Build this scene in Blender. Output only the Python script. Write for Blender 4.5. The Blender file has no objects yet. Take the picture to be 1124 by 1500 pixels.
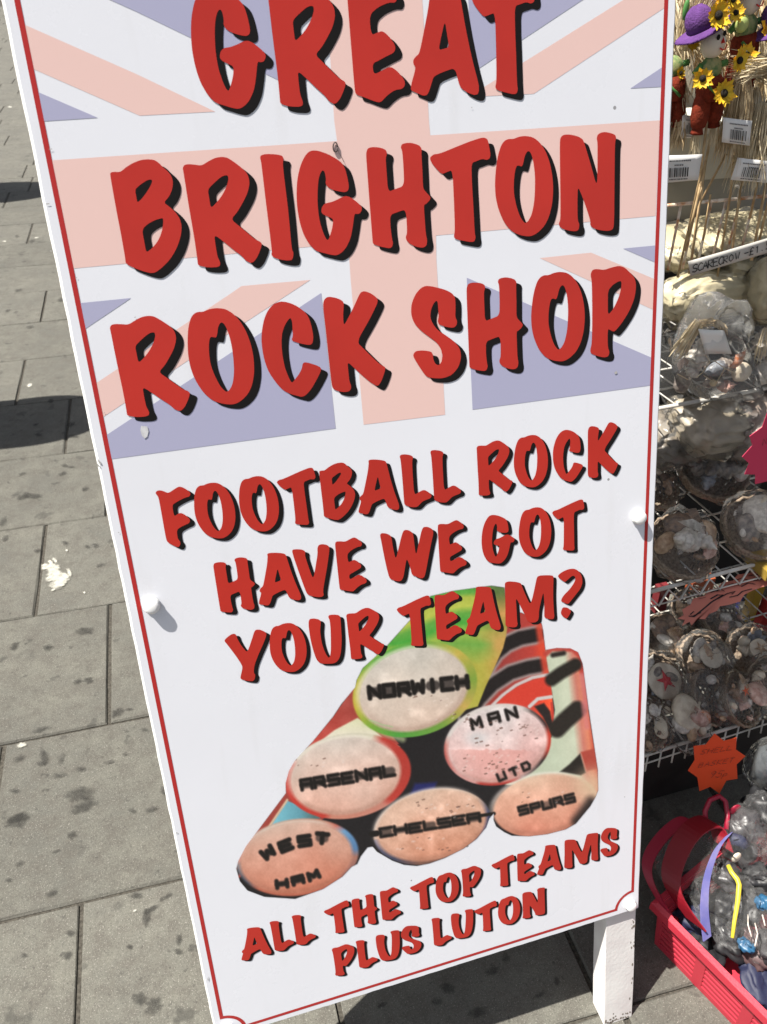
import bpy, math, random
import numpy as np
from mathutils import Vector, Matrix, noise
from mathutils.geometry import tessellate_polygon

S = bpy.context.scene
COL = S.collection
# ------------------------------------------------------------------ camera
CAM = Vector((0.0709, -0.4415, 1.3472))
Rm = ((0.9581336, -0.1646547, 0.2342409), (-0.2863213, -0.5519211, 0.7832006), (0.0003248, -0.8174790, -0.5759583))
cd = bpy.data.cameras.new('camera'); cam = bpy.data.objects.new('camera', cd); COL.objects.link(cam)
M = Matrix.Identity(4)
for i in range(3):
    M[i][0] = Rm[i][0]; M[i][1] = -Rm[i][1]; M[i][2] = -Rm[i][2]; M[i][3] = CAM[i]
cam.matrix_world = M
cd.sensor_fit = 'VERTICAL'; cd.sensor_height = 24; cd.lens = 24 * 1195 / 1500
cd.clip_start = 0.02; cd.clip_end = 300
cd.dof.use_dof = True; cd.dof.focus_distance = 1.0; cd.dof.aperture_fstop = 9.0
S.camera = cam
# ------------------------------------------------------------------ world, sun, exposure
SUN = Vector((0.450, -0.014, -0.893)).normalized()       # travel direction
w = bpy.data.worlds.new('World'); S.world = w; w.use_nodes = True
nt = w.node_tree; bg = nt.nodes['Background']
sky = nt.nodes.new('ShaderNodeTexSky'); sky.sky_type = 'NISHITA'; sky.sun_disc = False
L = -SUN
sky.sun_elevation = math.asin(L.z); sky.sun_rotation = math.atan2(L.x, L.y)
sky.air_density = 1.0; sky.dust_density = 2.5; sky.ozone_density = 1.0
hs = nt.nodes.new('ShaderNodeHueSaturation'); hs.inputs['Saturation'].default_value = .55; nt.links.new(sky.outputs[0], hs.inputs['Color']); nt.links.new(hs.outputs[0], bg.inputs[0]); bg.inputs[1].default_value = 0.058
sl = bpy.data.lights.new('sun', 'SUN'); so = bpy.data.objects.new('sun', sl); COL.objects.link(so)
so.rotation_euler = SUN.to_track_quat('-Z', 'Y').to_euler(); sl.energy = 4.8; sl.angle = math.radians(0.5); sl.color = (1, .955, .88)
S.view_settings.view_transform = 'Standard'; S.view_settings.look = 'None'
S.view_settings.gamma = 1; S.view_settings.use_curve_mapping = False; S.view_settings.exposure = 1.05
S.render.engine = 'CYCLES'; S.cycles.max_bounces = 10; S.cycles.transparent_max_bounces = 24

# ------------------------------------------------------------------ helpers
rnd = random.Random(7)
def lin(v):
    v = v / 255.0
    return v / 12.92 if v <= 0.04045 else ((v + 0.055) / 1.055) ** 2.4
def srgb(r, g, b, k=1.0): return tuple(min(1.0, lin(c) * k) for c in (r, g, b))

def mat(name, color, rough=0.5, spec=0.5, var=0.0, scale=30.0, bump=0.0, bscale=60.0, metal=0.0, sub=0.0, var2=None, coat=0.0):
    m = bpy.data.materials.new(name); m.use_nodes = True
    n = m.node_tree.nodes; l = m.node_tree.links; p = n['Principled BSDF']
    p.inputs['Base Color'].default_value = (*color, 1); p.inputs['Roughness'].default_value = rough
    p.inputs['Specular IOR Level'].default_value = spec; p.inputs['Metallic'].default_value = metal
    p.inputs['Coat Weight'].default_value = coat
    if sub: p.inputs['Subsurface Weight'].default_value = sub; p.inputs['Subsurface Scale'].default_value = 0.004
    geo = n.new('ShaderNodeNewGeometry')
    if var or var2:
        t = n.new('ShaderNodeTexNoise'); t.inputs['Scale'].default_value = scale; t.inputs['Detail'].default_value = 6
        l.new(geo.outputs['Position'], t.inputs['Vector'])
        mx = n.new('ShaderNodeMix'); mx.data_type = 'RGBA'
        c2 = var2 if var2 else tuple(c * (1 - var) for c in color)
        mx.inputs[6].default_value = (*color, 1); mx.inputs[7].default_value = (*c2, 1)
        r = n.new('ShaderNodeMapRange'); r.inputs[1].default_value = .38; r.inputs[2].default_value = .62
        l.new(t.outputs[0], r.inputs[0]); l.new(r.outputs[0], mx.inputs[0]); l.new(mx.outputs[2], p.inputs['Base Color'])
    if bump:
        t2 = n.new('ShaderNodeTexNoise'); t2.inputs['Scale'].default_value = bscale; t2.inputs['Detail'].default_value = 5
        l.new(geo.outputs['Position'], t2.inputs['Vector'])
        b = n.new('ShaderNodeBump'); b.inputs['Strength'].default_value = bump; b.inputs['Distance'].default_value = 0.002
        l.new(t2.outputs[0], b.inputs['Height']); l.new(b.outputs[0], p.inputs['Normal'])
    return m

def film(name, tint=(1, 1, 1), haze=0.10, rough=0.10, gl=0.35):
    """thin clear plastic film: mostly transparent, glossy sheen, a little milkiness, crinkle bump"""
    m = bpy.data.materials.new(name); m.use_nodes = True
    n = m.node_tree.nodes; l = m.node_tree.links; n.remove(n['Principled BSDF']); out = n['Material Output']
    tr = n.new('ShaderNodeBsdfTransparent'); tr.inputs[0].default_value = (*tint, 1)
    g = n.new('ShaderNodeBsdfGlossy'); g.inputs['Roughness'].default_value = rough; g.inputs[0].default_value = (.95, .95, .95, 1)
    d = n.new('ShaderNodeBsdfDiffuse'); d.inputs[0].default_value = (.75, .75, .73, 1)
    geo = n.new('ShaderNodeNewGeometry')
    t = n.new('ShaderNodeTexNoise'); t.inputs['Scale'].default_value = 45; l.new(geo.outputs['Position'], t.inputs['Vector'])
    b = n.new('ShaderNodeBump'); b.inputs['Strength'].default_value = 0.25; b.inputs['Distance'].default_value = 0.003
    l.new(t.outputs[0], b.inputs['Height']); l.new(b.outputs[0], g.inputs['Normal'])
    lw = n.new('ShaderNodeLayerWeight'); lw.inputs[0].default_value = gl; l.new(b.outputs[0], lw.inputs['Normal'])
    m1 = n.new('ShaderNodeMixShader'); m1.inputs[0].default_value = haze
    l.new(tr.outputs[0], m1.inputs[1]); l.new(d.outputs[0], m1.inputs[2])
    m2 = n.new('ShaderNodeMixShader'); l.new(lw.outputs['Fresnel'], m2.inputs[0]); l.new(m1.outputs[0], m2.inputs[1]); l.new(g.outputs[0], m2.inputs[2])
    l.new(m2.outputs[0], out.inputs[0])
    return m

def tag(o, label=None, cat=None, group=None, kind=None):
    if label: o['label'] = label
    if cat: o['category'] = cat
    if group: o['group'] = group
    if kind: o['kind'] = kind
    return o
def empty(name, loc, label=None, cat=None, group=None):
    o = bpy.data.objects.new(name, None); COL.objects.link(o); o.location = loc; o.empty_display_size = .02
    return tag(o, label, cat, group)
class MB:
    """mesh collector; vertices in world space"""
    def __init__(s): s.v = []; s.f = []; s.m = []; s.cur = 0
    def add(s, vs, fs):
        b = len(s.v); s.v += [tuple(v) for v in vs]
        for f in fs: s.f.append(tuple(b + i for i in f)); s.m.append(s.cur)
    def box(s, c, d, ax=None):
        ax = ax or (Vector((1, 0, 0)), Vector((0, 1, 0)), Vector((0, 0, 1)))
        c = Vector(c); vs = []
        for x in (-.5, .5):
            for y in (-.5, .5):
                for z in (-.5, .5): vs.append(c + ax[0] * x * d[0] + ax[1] * y * d[1] + ax[2] * z * d[2])
        s.add(vs, [(0, 1, 3, 2), (4, 6, 7, 5), (0, 4, 5, 1), (2, 3, 7, 6), (0, 2, 6, 4), (1, 5, 7, 3)])
    def tube(s, pts, r, n=8, caps=True):
        pts = [Vector(p) for p in pts]; k = len(pts)
        rr = r if isinstance(r, (list, tuple)) else [r] * k
        vs = []; up = None
        for i, p in enumerate(pts):
            t = (pts[min(i + 1, k - 1)] - pts[max(i - 1, 0)])
            t = t.normalized() if t.length > 1e-9 else Vector((0, 0, 1))
            if up is None: up = t.orthogonal().normalized()
            up = (up - t * up.dot(t)); up = up.normalized() if up.length > 1e-6 else t.orthogonal().normalized()
            q = t.cross(up)
            for j in range(n):
                a = 2 * math.pi * j / n; vs.append(p + (up * math.cos(a) + q * math.sin(a)) * rr[i])
        fs = [(i * n + j, i * n + (j + 1) % n, (i + 1) * n + (j + 1) % n, (i + 1) * n + j) for i in range(k - 1) for j in range(n)]
        if caps: fs += [tuple(range(n - 1, -1, -1)), tuple((k - 1) * n + j for j in range(n))]
        s.add(vs, fs)
    def ribbon(s, pts, wd, nrm, taper=False):
        pts = [Vector(p) for p in pts]; k = len(pts); vs = []; nrm = Vector(nrm)
        for i, p in enumerate(pts):
            t = (pts[min(i + 1, k - 1)] - pts[max(i - 1, 0)]).normalized(); q = t.cross(nrm)
            q = q.normalized() if q.length > 1e-6 else t.orthogonal()
            ww = wd * (1 - .7 * abs(2 * i / (k - 1) - 1) ** 3) if taper else wd
            vs += [p - q * ww / 2, p + q * ww / 2]
        s.add(vs, [(2 * i, 2 * i + 1, 2 * i + 3, 2 * i + 2) for i in range(k - 1)])
    def ell(s, c, r, ax=None, nu=16, nv=10, fn=None):
        c = Vector(c); ax = ax or (Vector((1, 0, 0)), Vector((0, 1, 0)), Vector((0, 0, 1)))
        vs = []
        for i in range(nv + 1):
            th = math.pi * i / nv
            for j in range(nu):
                a = 2 * math.pi * j / nu
                d = Vector((math.sin(th) * math.cos(a), math.sin(th) * math.sin(a), math.cos(th)))
                k = fn(d, th, a) if fn else 1.0
                vs.append(c + (ax[0] * d.x * r[0] + ax[1] * d.y * r[1] + ax[2] * d.z * r[2]) * k)
        s.add(vs, [(i * nu + j, (i + 1) * nu + j, (i + 1) * nu + (j + 1) % nu, i * nu + (j + 1) % nu) for i in range(nv) for j in range(nu)])
    def build(s, name, material, parent=None, smooth=False, kind=None, root=None):
        base = Vector((0, 0, 0)); p = parent
        while p is not None: base = base + p.location; p = p.parent
        me = bpy.data.meshes.new(name)
        me.from_pydata([(v[0] - base.x, v[1] - base.y, v[2] - base.z) for v in s.v], [], s.f)
        mats = material if isinstance(material, (list, tuple)) else [material]
        for m in mats: me.materials.append(m)
        if len(mats) > 1: me.polygons.foreach_set('material_index', s.m)
        if smooth: me.polygons.foreach_set('use_smooth', [True] * len(me.polygons))
        me.update()
        o = bpy.data.objects.new(name, me); COL.objects.link(o); o.parent = parent
        if kind: o['kind'] = kind
        return o
def copy_tree(o, parent=None):
    c = o.copy(); COL.objects.link(c); c.parent = parent
    for ch in list(o.children): copy_tree(ch, c)
    return c
def cray(px, py):
    v = ((px - 562.) / 1195., (py - 750.) / 1195., 1.)
    return Vector([sum(Rm[i][j] * v[j] for j in range(3)) for i in range(3)])
def Zp(px, py, z):                # point of the horizontal plane at height z
    r = cray(px, py); return CAM + r * ((z - CAM.z) / r.z)
def Yp(px, py, y):                # point of the upright plane at distance y
    r = cray(px, py); return CAM + r * ((y - CAM.y) / r.y)

# ------------------------------------------------------------------ pavement
def slab_material():
    m = bpy.data.materials.new('paving_stone'); m.use_nodes = True
    n = m.node_tree.nodes; l = m.node_tree.links; p = n['Principled BSDF']; p.inputs['Roughness'].default_value = .85
    p.inputs['Specular IOR Level'].default_value = .3
    geo = n.new('ShaderNodeNewGeometry'); oi = n.new('ShaderNodeObjectInfo')
    def noi(sc, det=6, ro=.6):
        t = n.new('ShaderNodeTexNoise'); t.inputs['Scale'].default_value = sc; t.inputs['Detail'].default_value = det; t.inputs['Roughness'].default_value = ro
        l.new(geo.outputs['Position'], t.inputs['Vector']); return t
    def rng(src, a, b, c=0., d=1.):
        r = n.new('ShaderNodeMapRange'); r.inputs[1].default_value = a; r.inputs[2].default_value = b; r.inputs[3].default_value = c; r.inputs[4].default_value = d
        l.new(src, r.inputs[0]); return r.outputs[0]
    def mix(fac, a, b, mode='MIX'):
        x = n.new('ShaderNodeMix'); x.data_type = 'RGBA'; x.blend_type = mode
        for s_, v in ((0, fac), (6, a), (7, b)):
            if isinstance(v, (int, float)): x.inputs[s_].default_value = v
            elif isinstance(v, tuple): x.inputs[s_].default_value = (*v, 1)
            else: l.new(v, x.inputs[s_])
        return x.outputs[2]
    big = rng(noi(4.5, 8, .72).outputs[0], .36, .62)
    c = mix(big, (.140, .136, .114), (.100, .098, .085))
    c = mix(rng(noi(24, 8, .78).outputs[0], .44, .62), c, (.094, .088, .075))
    c = mix(rng(noi(320, 3, .8).outputs[0], .50, .70, 0, .7), c, (.052, .050, .045))            # fine aggregate
    c = mix(rng(noi(480, 2, .9).outputs[0], .60, .72, 0, .8), c, (.34, .325, .29))
    # dark worn-in blotches of many sizes
    for sc, th, seed, a in ((9, .20, 0, .62), (20, .17, 3.1, .62), (42, .15, 7.7, .5), (70, .19, 2.7, .5), (130, .2, 5.9, .45), (13, .17, 9.3, .5)):
        v = n.new('ShaderNodeTexVoronoi'); v.inputs['Scale'].default_value = sc; v.inputs['Randomness'].default_value = 1
        ad = n.new('ShaderNodeVectorMath'); ad.operation = 'ADD'
        nz = noi(sc * 2.6, 3); sc_ = n.new('ShaderNodeVectorMath'); sc_.operation = 'SCALE'; sc_.inputs[3].default_value = .9 / sc
        l.new(nz.outputs[1], sc_.inputs[0]); l.new(geo.outputs['Position'], ad.inputs[0]); l.new(sc_.outputs[0], ad.inputs[1])
        mp = n.new('ShaderNodeMapping'); mp.inputs[1].default_value = (seed, seed * .7, seed * .3); l.new(ad.outputs[0], mp.inputs[0])
        l.new(mp.outputs[0], v.inputs['Vector'])
        spot = rng(v.outputs['Distance'], th, th * .55)
        # per-cell on/off and strength
        sp = n.new('ShaderNodeSeparateColor'); l.new(v.outputs['Color'], sp.inputs[0]); on = rng(sp.outputs[0], .30, .75)
        mu = n.new('ShaderNodeMath'); mu.operation = 'MULTIPLY'; l.new(spot, mu.inputs[0]); l.new(on, mu.inputs[1])
        mu2 = n.new('ShaderNodeMath'); mu2.operation = 'MULTIPLY'; l.new(mu.outputs[0], mu2.inputs[0]); mu2.inputs[1].default_value = a
        c = mix(mu2.outputs[0], c, (.036, .035, .031))
    tint = rng(oi.outputs['Random'], 0, 1, .90, 1.08)
    cc = n.new('ShaderNodeCombineColor')
    for i in range(3): l.new(tint, cc.inputs[i])
    c = mix(1.0, c, cc.outputs[0], 'MULTIPLY')
    l.new(c, p.inputs['Base Color'])
    b = n.new('ShaderNodeBump'); b.inputs['Strength'].default_value = .8; b.inputs['Distance'].default_value = .0018
    t = noi(170, 6, .75); l.new(t.outputs[0], b.inputs['Height']); l.new(b.outputs[0], p.inputs['Normal'])
    return m
m_slab = slab_material()
m_grit = mat('joint_grit', (.082, .075, .062), .95, .2, .5, 200, .8, 300)
m_ground = mat('bedding', (.10, .095, .085), .95, .2, .3, 40)
g = MB(); g.add([(-60, -40, -.05), (60, -40, -.05), (60, 120, -.05), (-60, 120, -.05)], [(0, 1, 2, 3)])
gr = g.build('ground', m_ground, kind='structure')
pav = empty('pavement', (0, 0, 0)); pav['kind'] = 'structure'
A0 = math.radians(-1.7)
def grot(x, y):
    dx, dy = x + .2, y - 1.; return (-.2 + dx * math.cos(A0) - dy * math.sin(A0), 1. + dx * math.sin(A0) + dy * math.cos(A0))
def slab(x0, x1, y0, y1, gx, gy, bag=None):
    r = rnd; zt = r.uniform(-.0008, .0008); ch = r.uniform(.0018, .0038)
    x0 += gx / 2; x1 -= gx / 2; y0 += gy / 2; y1 -= gy / 2
    j = lambda: r.uniform(-.0012, .0012)
    nx = 4
    def ring(ins, z):
        P = []
        for k in range(nx): P.append((x0 + ins + (x1 - x0 - 2 * ins) * k / nx, y0 + ins + j(), z))
        for k in range(3): P.append((x1 - ins + j(), y0 + ins + (y1 - y0 - 2 * ins) * k / 3, z))
        for k in range(nx): P.append((x1 - ins - (x1 - x0 - 2 * ins) * k / nx, y1 - ins + j(), z))
        for k in range(3): P.append((x0 + ins + j(), y1 - ins - (y1 - y0 - 2 * ins) * k / 3, z))
        return P
    A = ring(0, -.04); B = ring(0, zt - ch); C = ring(ch, zt); n = len(A)
    V = [(*grot(p[0], p[1]), p[2]) for p in A + B + C]
    F = [(a * n + i, a * n + (i + 1) % n, (a + 1) * n + (i + 1) % n, (a + 1) * n + i) for a in (0, 1) for i in range(n)] + [tuple(2 * n + i for i in range(n))]
    mb = bag or MB(); mb.add(V, F)
    if bag is None: mb.build('paving_slab', m_slab, pav)
anchors = {.43: -.355, .82: -.148, 1.21: -.323, 1.60: -.62, 1.99: -.292, 2.38: -.477, 2.77: -.264, 3.16: -.448, 3.55: -.70, 3.94: -.419, 4.33: -.600, .04: -.190, -.35: -.42}
far = MB(); nslab = 0
for k in range(-5, 60):
    y0 = round(.43 + .39 * k, 2); y1 = y0 + .39
    xa = anchors.get(y0, rnd.uniform(-.5, .1))
    for sgn in (1, -1):
        x = xa
        lim = 3.0 + max(0, y0) * .6 if y0 < 6 else 9
        first = True
        while abs(x) < lim:
            wd = .39 if (y0 == .04 and sgn > 0) else rnd.choice((.46, .52, .58, .62))
            if y0 > 6: wd *= 1.2
            xb = x + sgn * wd; a, b = min(x, xb), max(x, xb)
            gx = .0085; gy = .0022 if abs(y1 - .43) > .01 and abs(y0 - .43) > .01 else .006
            near = -.6 < y0 < 5.2 and -2.2 < a < 1.6
            slab(a, b, y0, y1, gx, gy, None if near else far); nslab += near
            x = xb
far.build('paving_slab', m_slab, pav, kind='stuff')
jt = MB(); jt.add([(-20, -6, -.0055), (20, -6, -.0055), (20, 30, -.0055), (-20, 30, -.0055)], [(0, 1, 2, 3)])
jt.build('joint_filling', m_grit, pav)

# gum and dirt spots, bird droppings: soft-edged flat marks lying on the slabs
def spot_material(name, col, strength=.75):
    m = bpy.data.materials.new(name); m.use_nodes = True
    n = m.node_tree.nodes; l = m.node_tree.links; p = n['Principled BSDF']; p.inputs['Base Color'].default_value = (*col, 1); p.inputs['Roughness'].default_value = .8
    p.inputs['Specular IOR Level'].default_value = .2
    at = n.new('ShaderNodeAttribute'); at.attribute_name = 'edge'; geo = n.new('ShaderNodeNewGeometry')
    t = n.new('ShaderNodeTexNoise'); t.inputs['Scale'].default_value = 110; t.inputs['Detail'].default_value = 5; l.new(geo.outputs['Position'], t.inputs['Vector'])
    mu = n.new('ShaderNodeMath'); mu.operation = 'MULTIPLY_ADD'; l.new(t.outputs[0], mu.inputs[0]); mu.inputs[1].default_value = 1.3; l.new(at.outputs['Fac'], mu.inputs[2])
    r = n.new('ShaderNodeMapRange'); r.inputs[1].default_value = .85; r.inputs[2].default_value = 1.65; r.inputs[4].default_value = strength; l.new(mu.outputs[0], r.inputs[0])
    l.new(r.outputs[0], p.inputs['Alpha'])
    return m
def spots(name, lst, material, z=.0016):
    V = []; F = []; E = []
    for (c, rx, ry, ang) in lst:
        z += .00006; b = len(V); V.append((c.x, c.y, z)); E.append(1.0); n = 14; ph = rnd.uniform(0, 6)
        for ring, e in ((.6, .75), (1.15, 0)):
            for k in range(n):
                a = 2 * math.pi * k / n; q = 1 + .22 * math.sin(2 * a + ph) + .13 * math.sin(5 * a + ph * 2)
                x = rx * q * ring * math.cos(a); y = ry * q * ring * math.sin(a)
                V.append((c.x + x * math.cos(ang) - y * math.sin(ang), c.y + x * math.sin(ang) + y * math.cos(ang), z)); E.append(e)
        for k in range(n):
            F.append((b, b + 1 + k, b + 1 + (k + 1) % n)); F.append((b + 1 + k, b + 1 + n + k, b + 1 + n + (k + 1) % n, b + 1 + (k + 1) % n))
    me = bpy.data.meshes.new(name); me.from_pydata(V, [], F); me.materials.append(material)
    at = me.attributes.new('edge', 'FLOAT', 'POINT'); at.data.foreach_set('value', E)
    o = bpy.data.objects.new(name, me); COL.objects.link(o); return o
G = lambda x, y: Zp(x, y, 0)
dark = [(123, 1182, 20, 11), (124, 925, 14, 7), (22, 947, 9, 6), (130, 997, 10, 5), (172, 1045, 10, 8), (24, 1203, 24, 10), (105, 1224, 9, 6), (117, 1164, 24, 12),
        (28, 1198, 14, 9), (200, 1313, 10, 6), (243, 1315, 10, 5), (215, 1345, 9, 12), (222, 1333, 12, 6), (104, 1368, 7, 6), (262, 1377, 7, 7), (35, 1400, 4, 5), (190, 1388, 6, 4),
        (82, 1248, 6, 3), (29, 1266, 6, 5), (75, 1310, 10, 5), (100, 1400, 9, 6), (225, 1475, 16, 12), (205, 1465, 14, 10), (262, 1395, 7, 5), (13, 1290, 5, 4), (190, 1040, 5, 3),
        (104, 623, 8, 3), (53, 623, 5, 2), (75, 588, 6, 3), (92, 695, 7, 3), (125, 717, 5, 4), (95, 683, 6, 3), (105, 685, 5, 2), (147, 829, 7, 3), (12, 456, 5, 2), (27, 426, 7, 2),
        (57, 638, 6, 3), (108, 640, 8, 3), (140, 800, 6, 3), (55, 808, 5, 4), (33, 695, 6, 2), (128, 802, 4, 3), (35, 728, 10, 6), (50, 728, 12, 5), (95, 796, 5, 3), (5, 765, 6, 7),
        (8, 790, 6, 4), (113, 1000, 6, 5), (70, 950, 10, 4), (60, 1070, 14, 4), (211, 1070, 5, 3), (183, 1106, 4, 2), (185, 1072, 4, 2), (28, 1112, 9, 5), (60, 1120, 7, 4), (118, 1128, 8, 4), (87, 1137, 10, 5),
        (90, 1112, 4, 10), (64, 1110, 6, 14), (160, 1118, 8, 3), (22, 1160, 8, 3), (240, 1160, 6, 6), (222, 1187, 9, 4), (193, 1189, 6, 4), (47, 354, 5, 2), (25, 347, 4, 1.5), (90, 440, 7, 3), (44, 480, 6, 2),
        (640, 1470, 10, 7), (655, 1450, 14, 9), (740, 1405, 10, 6), (815, 1440, 6, 6), (720, 1425, 16, 6), (700, 1485, 20, 8), (790, 1460, 12, 5), (560, 1475, 9, 5)]
L1 = []
for (x, y, a, b) in dark:
    c = G(x, y); L1.append((c, max(.004, (G(x + a, y) - c).length), max(.004, (G(x, y - b) - c).length), rnd.uniform(-.3, .3)))
o = spots('gum_spot', L1, spot_material('dirt_spot', (.034, .033, .030), .55)); tag(o, 'dark gum and dirt spots trodden into the grey paving', 'stain', kind='stuff')
white = [(7, 332 + 22, 2.5, 1), (44, 565, 4, 2.2), (78, 865, 2, 1.5), (33, 1092, 5, 4), (198, 1335, 2, 2), (15, 157, 3, 1), (98, 807, 2, 1.3), (124, 869, 1.6, 1.2), (54, 349, 2.5, 1)]
L2 = []
for (x, y, a, b) in white:
    c = G(x, y); L2.append((c, (G(x + a, y) - c).length * 1.3, (G(x, y - b) - c).length * 1.3, 0))
m_drop = spot_material('chalky_white', (.50, .49, .43), .85)
o = spots('chewing_gum', L2, m_drop, .0022); tag(o, 'small pale chewing gum dots pressed onto the paving', 'chewing gum', kind='stuff')
splat = [(68, 832, 4, 2), (74, 830, 5, 2), (79, 836, 6, 3.5), (82, 842, 6, 4), (80, 848, 5, 3), (86, 854, 8, 4.5), (92, 851, 5, 3), (75, 825, 2, 2), (81, 822, 1.5, 3), (97, 845, 3, 3), (102, 840, 2, 3), (73, 847, 4, 1.5), (66, 829, 3, 1.2), (90, 858, 3, 1.6), (84, 832, 3, 2)]
L3 = [(G(x, y), (G(x + a, y) - G(x, y)).length * 1.9, (G(x, y - b) - G(x, y)).length * 2.0, .3) for (x, y, a, b) in splat]
o = spots('bird_dropping', L3, m_drop, .0024); tag(o, 'white bird dropping splashed on a slab left of the sign', 'bird dropping')

# ------------------------------------------------------------------ the A-board
LEAN = math.radians(15.5); BL = Vector((0, .0532, .2137))
UX = Vector((1, 0, 0)); UV = Vector((0, math.sin(LEAN), math.cos(LEAN))); UN = Vector((0, -math.cos(LEAN), math.sin(LEAN)))
TH = .006                                    # panel thickness, front face at n = 0
def W(u, v, n=0.): return BL + UX * u + UV * v + UN * n
HB = (0.000492737322, -0.000102007598, -0.000432129403, -0.000219827307, -0.00069781915, 1.1352551, -0.000186992542, -0.000212326126)
def bd(x, y):                                # artwork drawing units -> metres on the board face
    d = HB[6] * x + HB[7] * y + 1
    return ((HB[0] * x + HB[1] * y + HB[2]) / d, (HB[3] * x + HB[4] * y + HB[5]) / d)
PW, PH = .6, 1.20
def ink(r, g, b): return srgb(r, g, b, .80 / lin(226))
def gloss(name, col, **k):
    m = mat(name, col, .32, .35, **k); return m
def panel_material():
    m = bpy.data.materials.new('white_panel'); m.use_nodes = True
    n = m.node_tree.nodes; l = m.node_tree.links; p = n['Principled BSDF']; p.inputs['Roughness'].default_value = .3; p.inputs['Specular IOR Level'].default_value = .4
    geo = n.new('ShaderNodeNewGeometry')
    t = n.new('ShaderNodeTexNoise'); t.inputs['Scale'].default_value = 5; t.inputs['Detail'].default_value = 4; l.new(geo.outputs['Position'], t.inputs['Vector'])
    v = n.new('ShaderNodeTexVoronoi'); v.inputs['Scale'].default_value = 26; l.new(geo.outputs['Position'], v.inputs['Vector'])
    s = n.new('ShaderNodeSeparateColor'); l.new(v.outputs['Color'], s.inputs[0])
    a = n.new('ShaderNodeMath'); a.operation = 'LESS_THAN'; a.inputs[1].default_value = .045; l.new(v.outputs['Distance'], a.inputs[0])
    b = n.new('ShaderNodeMath'); b.operation = 'GREATER_THAN'; b.inputs[1].default_value = .80; l.new(s.outputs[0], b.inputs[0])
    c = n.new('ShaderNodeMath'); c.operation = 'MULTIPLY'; l.new(a.outputs[0], c.inputs[0]); l.new(b.outputs[0], c.inputs[1])
    m1 = n.new('ShaderNodeMix'); m1.data_type = 'RGBA'; m1.inputs[6].default_value = (.775, .787, .84, 1); m1.inputs[7].default_value = (.725, .736, .785, 1); l.new(t.outputs[0], m1.inputs[0])
    m2 = n.new('ShaderNodeMix'); m2.data_type = 'RGBA'; l.new(m1.outputs[2], m2.inputs[6]); m2.inputs[7].default_value = (.3, .3, .31, 1); l.new(c.outputs[0], m2.inputs[0])
    l.new(m2.outputs[2], p.inputs['Base Color'])
    t3 = n.new('ShaderNodeTexNoise'); t3.inputs['Scale'].default_value = 3.2; t3.inputs['Detail'].default_value = 8; t3.inputs['Roughness'].default_value = .7; l.new(geo.outputs['Position'], t3.inputs['Vector'])
    rr = n.new('ShaderNodeMapRange'); rr.inputs[1].default_value = .35; rr.inputs[2].default_value = .7; rr.inputs[3].default_value = .16; rr.inputs[4].default_value = .46; l.new(t3.outputs[0], rr.inputs[0]); l.new(rr.outputs[0], p.inputs['Roughness'])
    wv_ = n.new('ShaderNodeTexNoise'); wv_.inputs['Scale'].default_value = 1; wv_.inputs['Detail'].default_value = 5; mp_ = n.new('ShaderNodeMapping'); mp_.inputs['Scale'].default_value = (34, 4, 4); l.new(geo.outputs['Position'], mp_.inputs[0]); l.new(mp_.outputs[0], wv_.inputs['Vector'])
    g2 = n.new('ShaderNodeMapRange'); g2.inputs[1].default_value = .60; g2.inputs[2].default_value = .80; g2.inputs[4].default_value = .16; l.new(wv_.outputs[0], g2.inputs[0])
    m4 = n.new('ShaderNodeMix'); m4.data_type = 'RGBA'; l.new(g2.outputs[0], m4.inputs[0]); l.new(m2.outputs[2], m4.inputs[6]); m4.inputs[7].default_value = (.50, .49, .46, 1); l.new(m4.outputs[2], p.inputs['Base Color'])
    bp = n.new('ShaderNodeBump'); bp.inputs['Strength'].default_value = .22; bp.inputs['Distance'].default_value = .002; l.new(t.outputs[0], bp.inputs['Height']); l.new(bp.outputs[0], p.inputs['Normal'])
    return m
m_panel = panel_material()
m_edge = mat('white_edge', (.84, .84, .82), .45, .4, .08, 40)
m_red = mat('letter_red', (.49, .031, .021), .30, .34, .12, 7); m_black = mat('letter_black', (.010, .009, .009), .5, .12)
m_line = mat('border_red', (.42, .028, .026), .35, .3)
m_pink = gloss('flag_pink', ink(222, 189, 182)); m_blue = gloss('flag_blue', ink(164, 164, 190))
m_wood = mat('painted_wood', (.76, .75, .73), .5, .4, 0, 14, .18, 210, var2=(.66, .63, .62))
m_cap = mat('white_cap', (.88, .88, .87), .3, .5)
sign = empty('a_board', (.3, .2, 0), 'white A-board sign with red lettering and a faded union flag on the pavement', 'sign')
def wbox(mb, u0, u1, v0, v1, n0, n1, rnd_=0):
    mb.add([W(u, v, n) for u in (u0, u1) for v in (v0, v1) for n in (n0, n1)], [(0, 1, 3, 2), (4, 6, 7, 5), (0, 4, 5, 1), (2, 3, 7, 6), (0, 2, 6, 4), (1, 5, 7, 3)])
b = MB()
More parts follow.
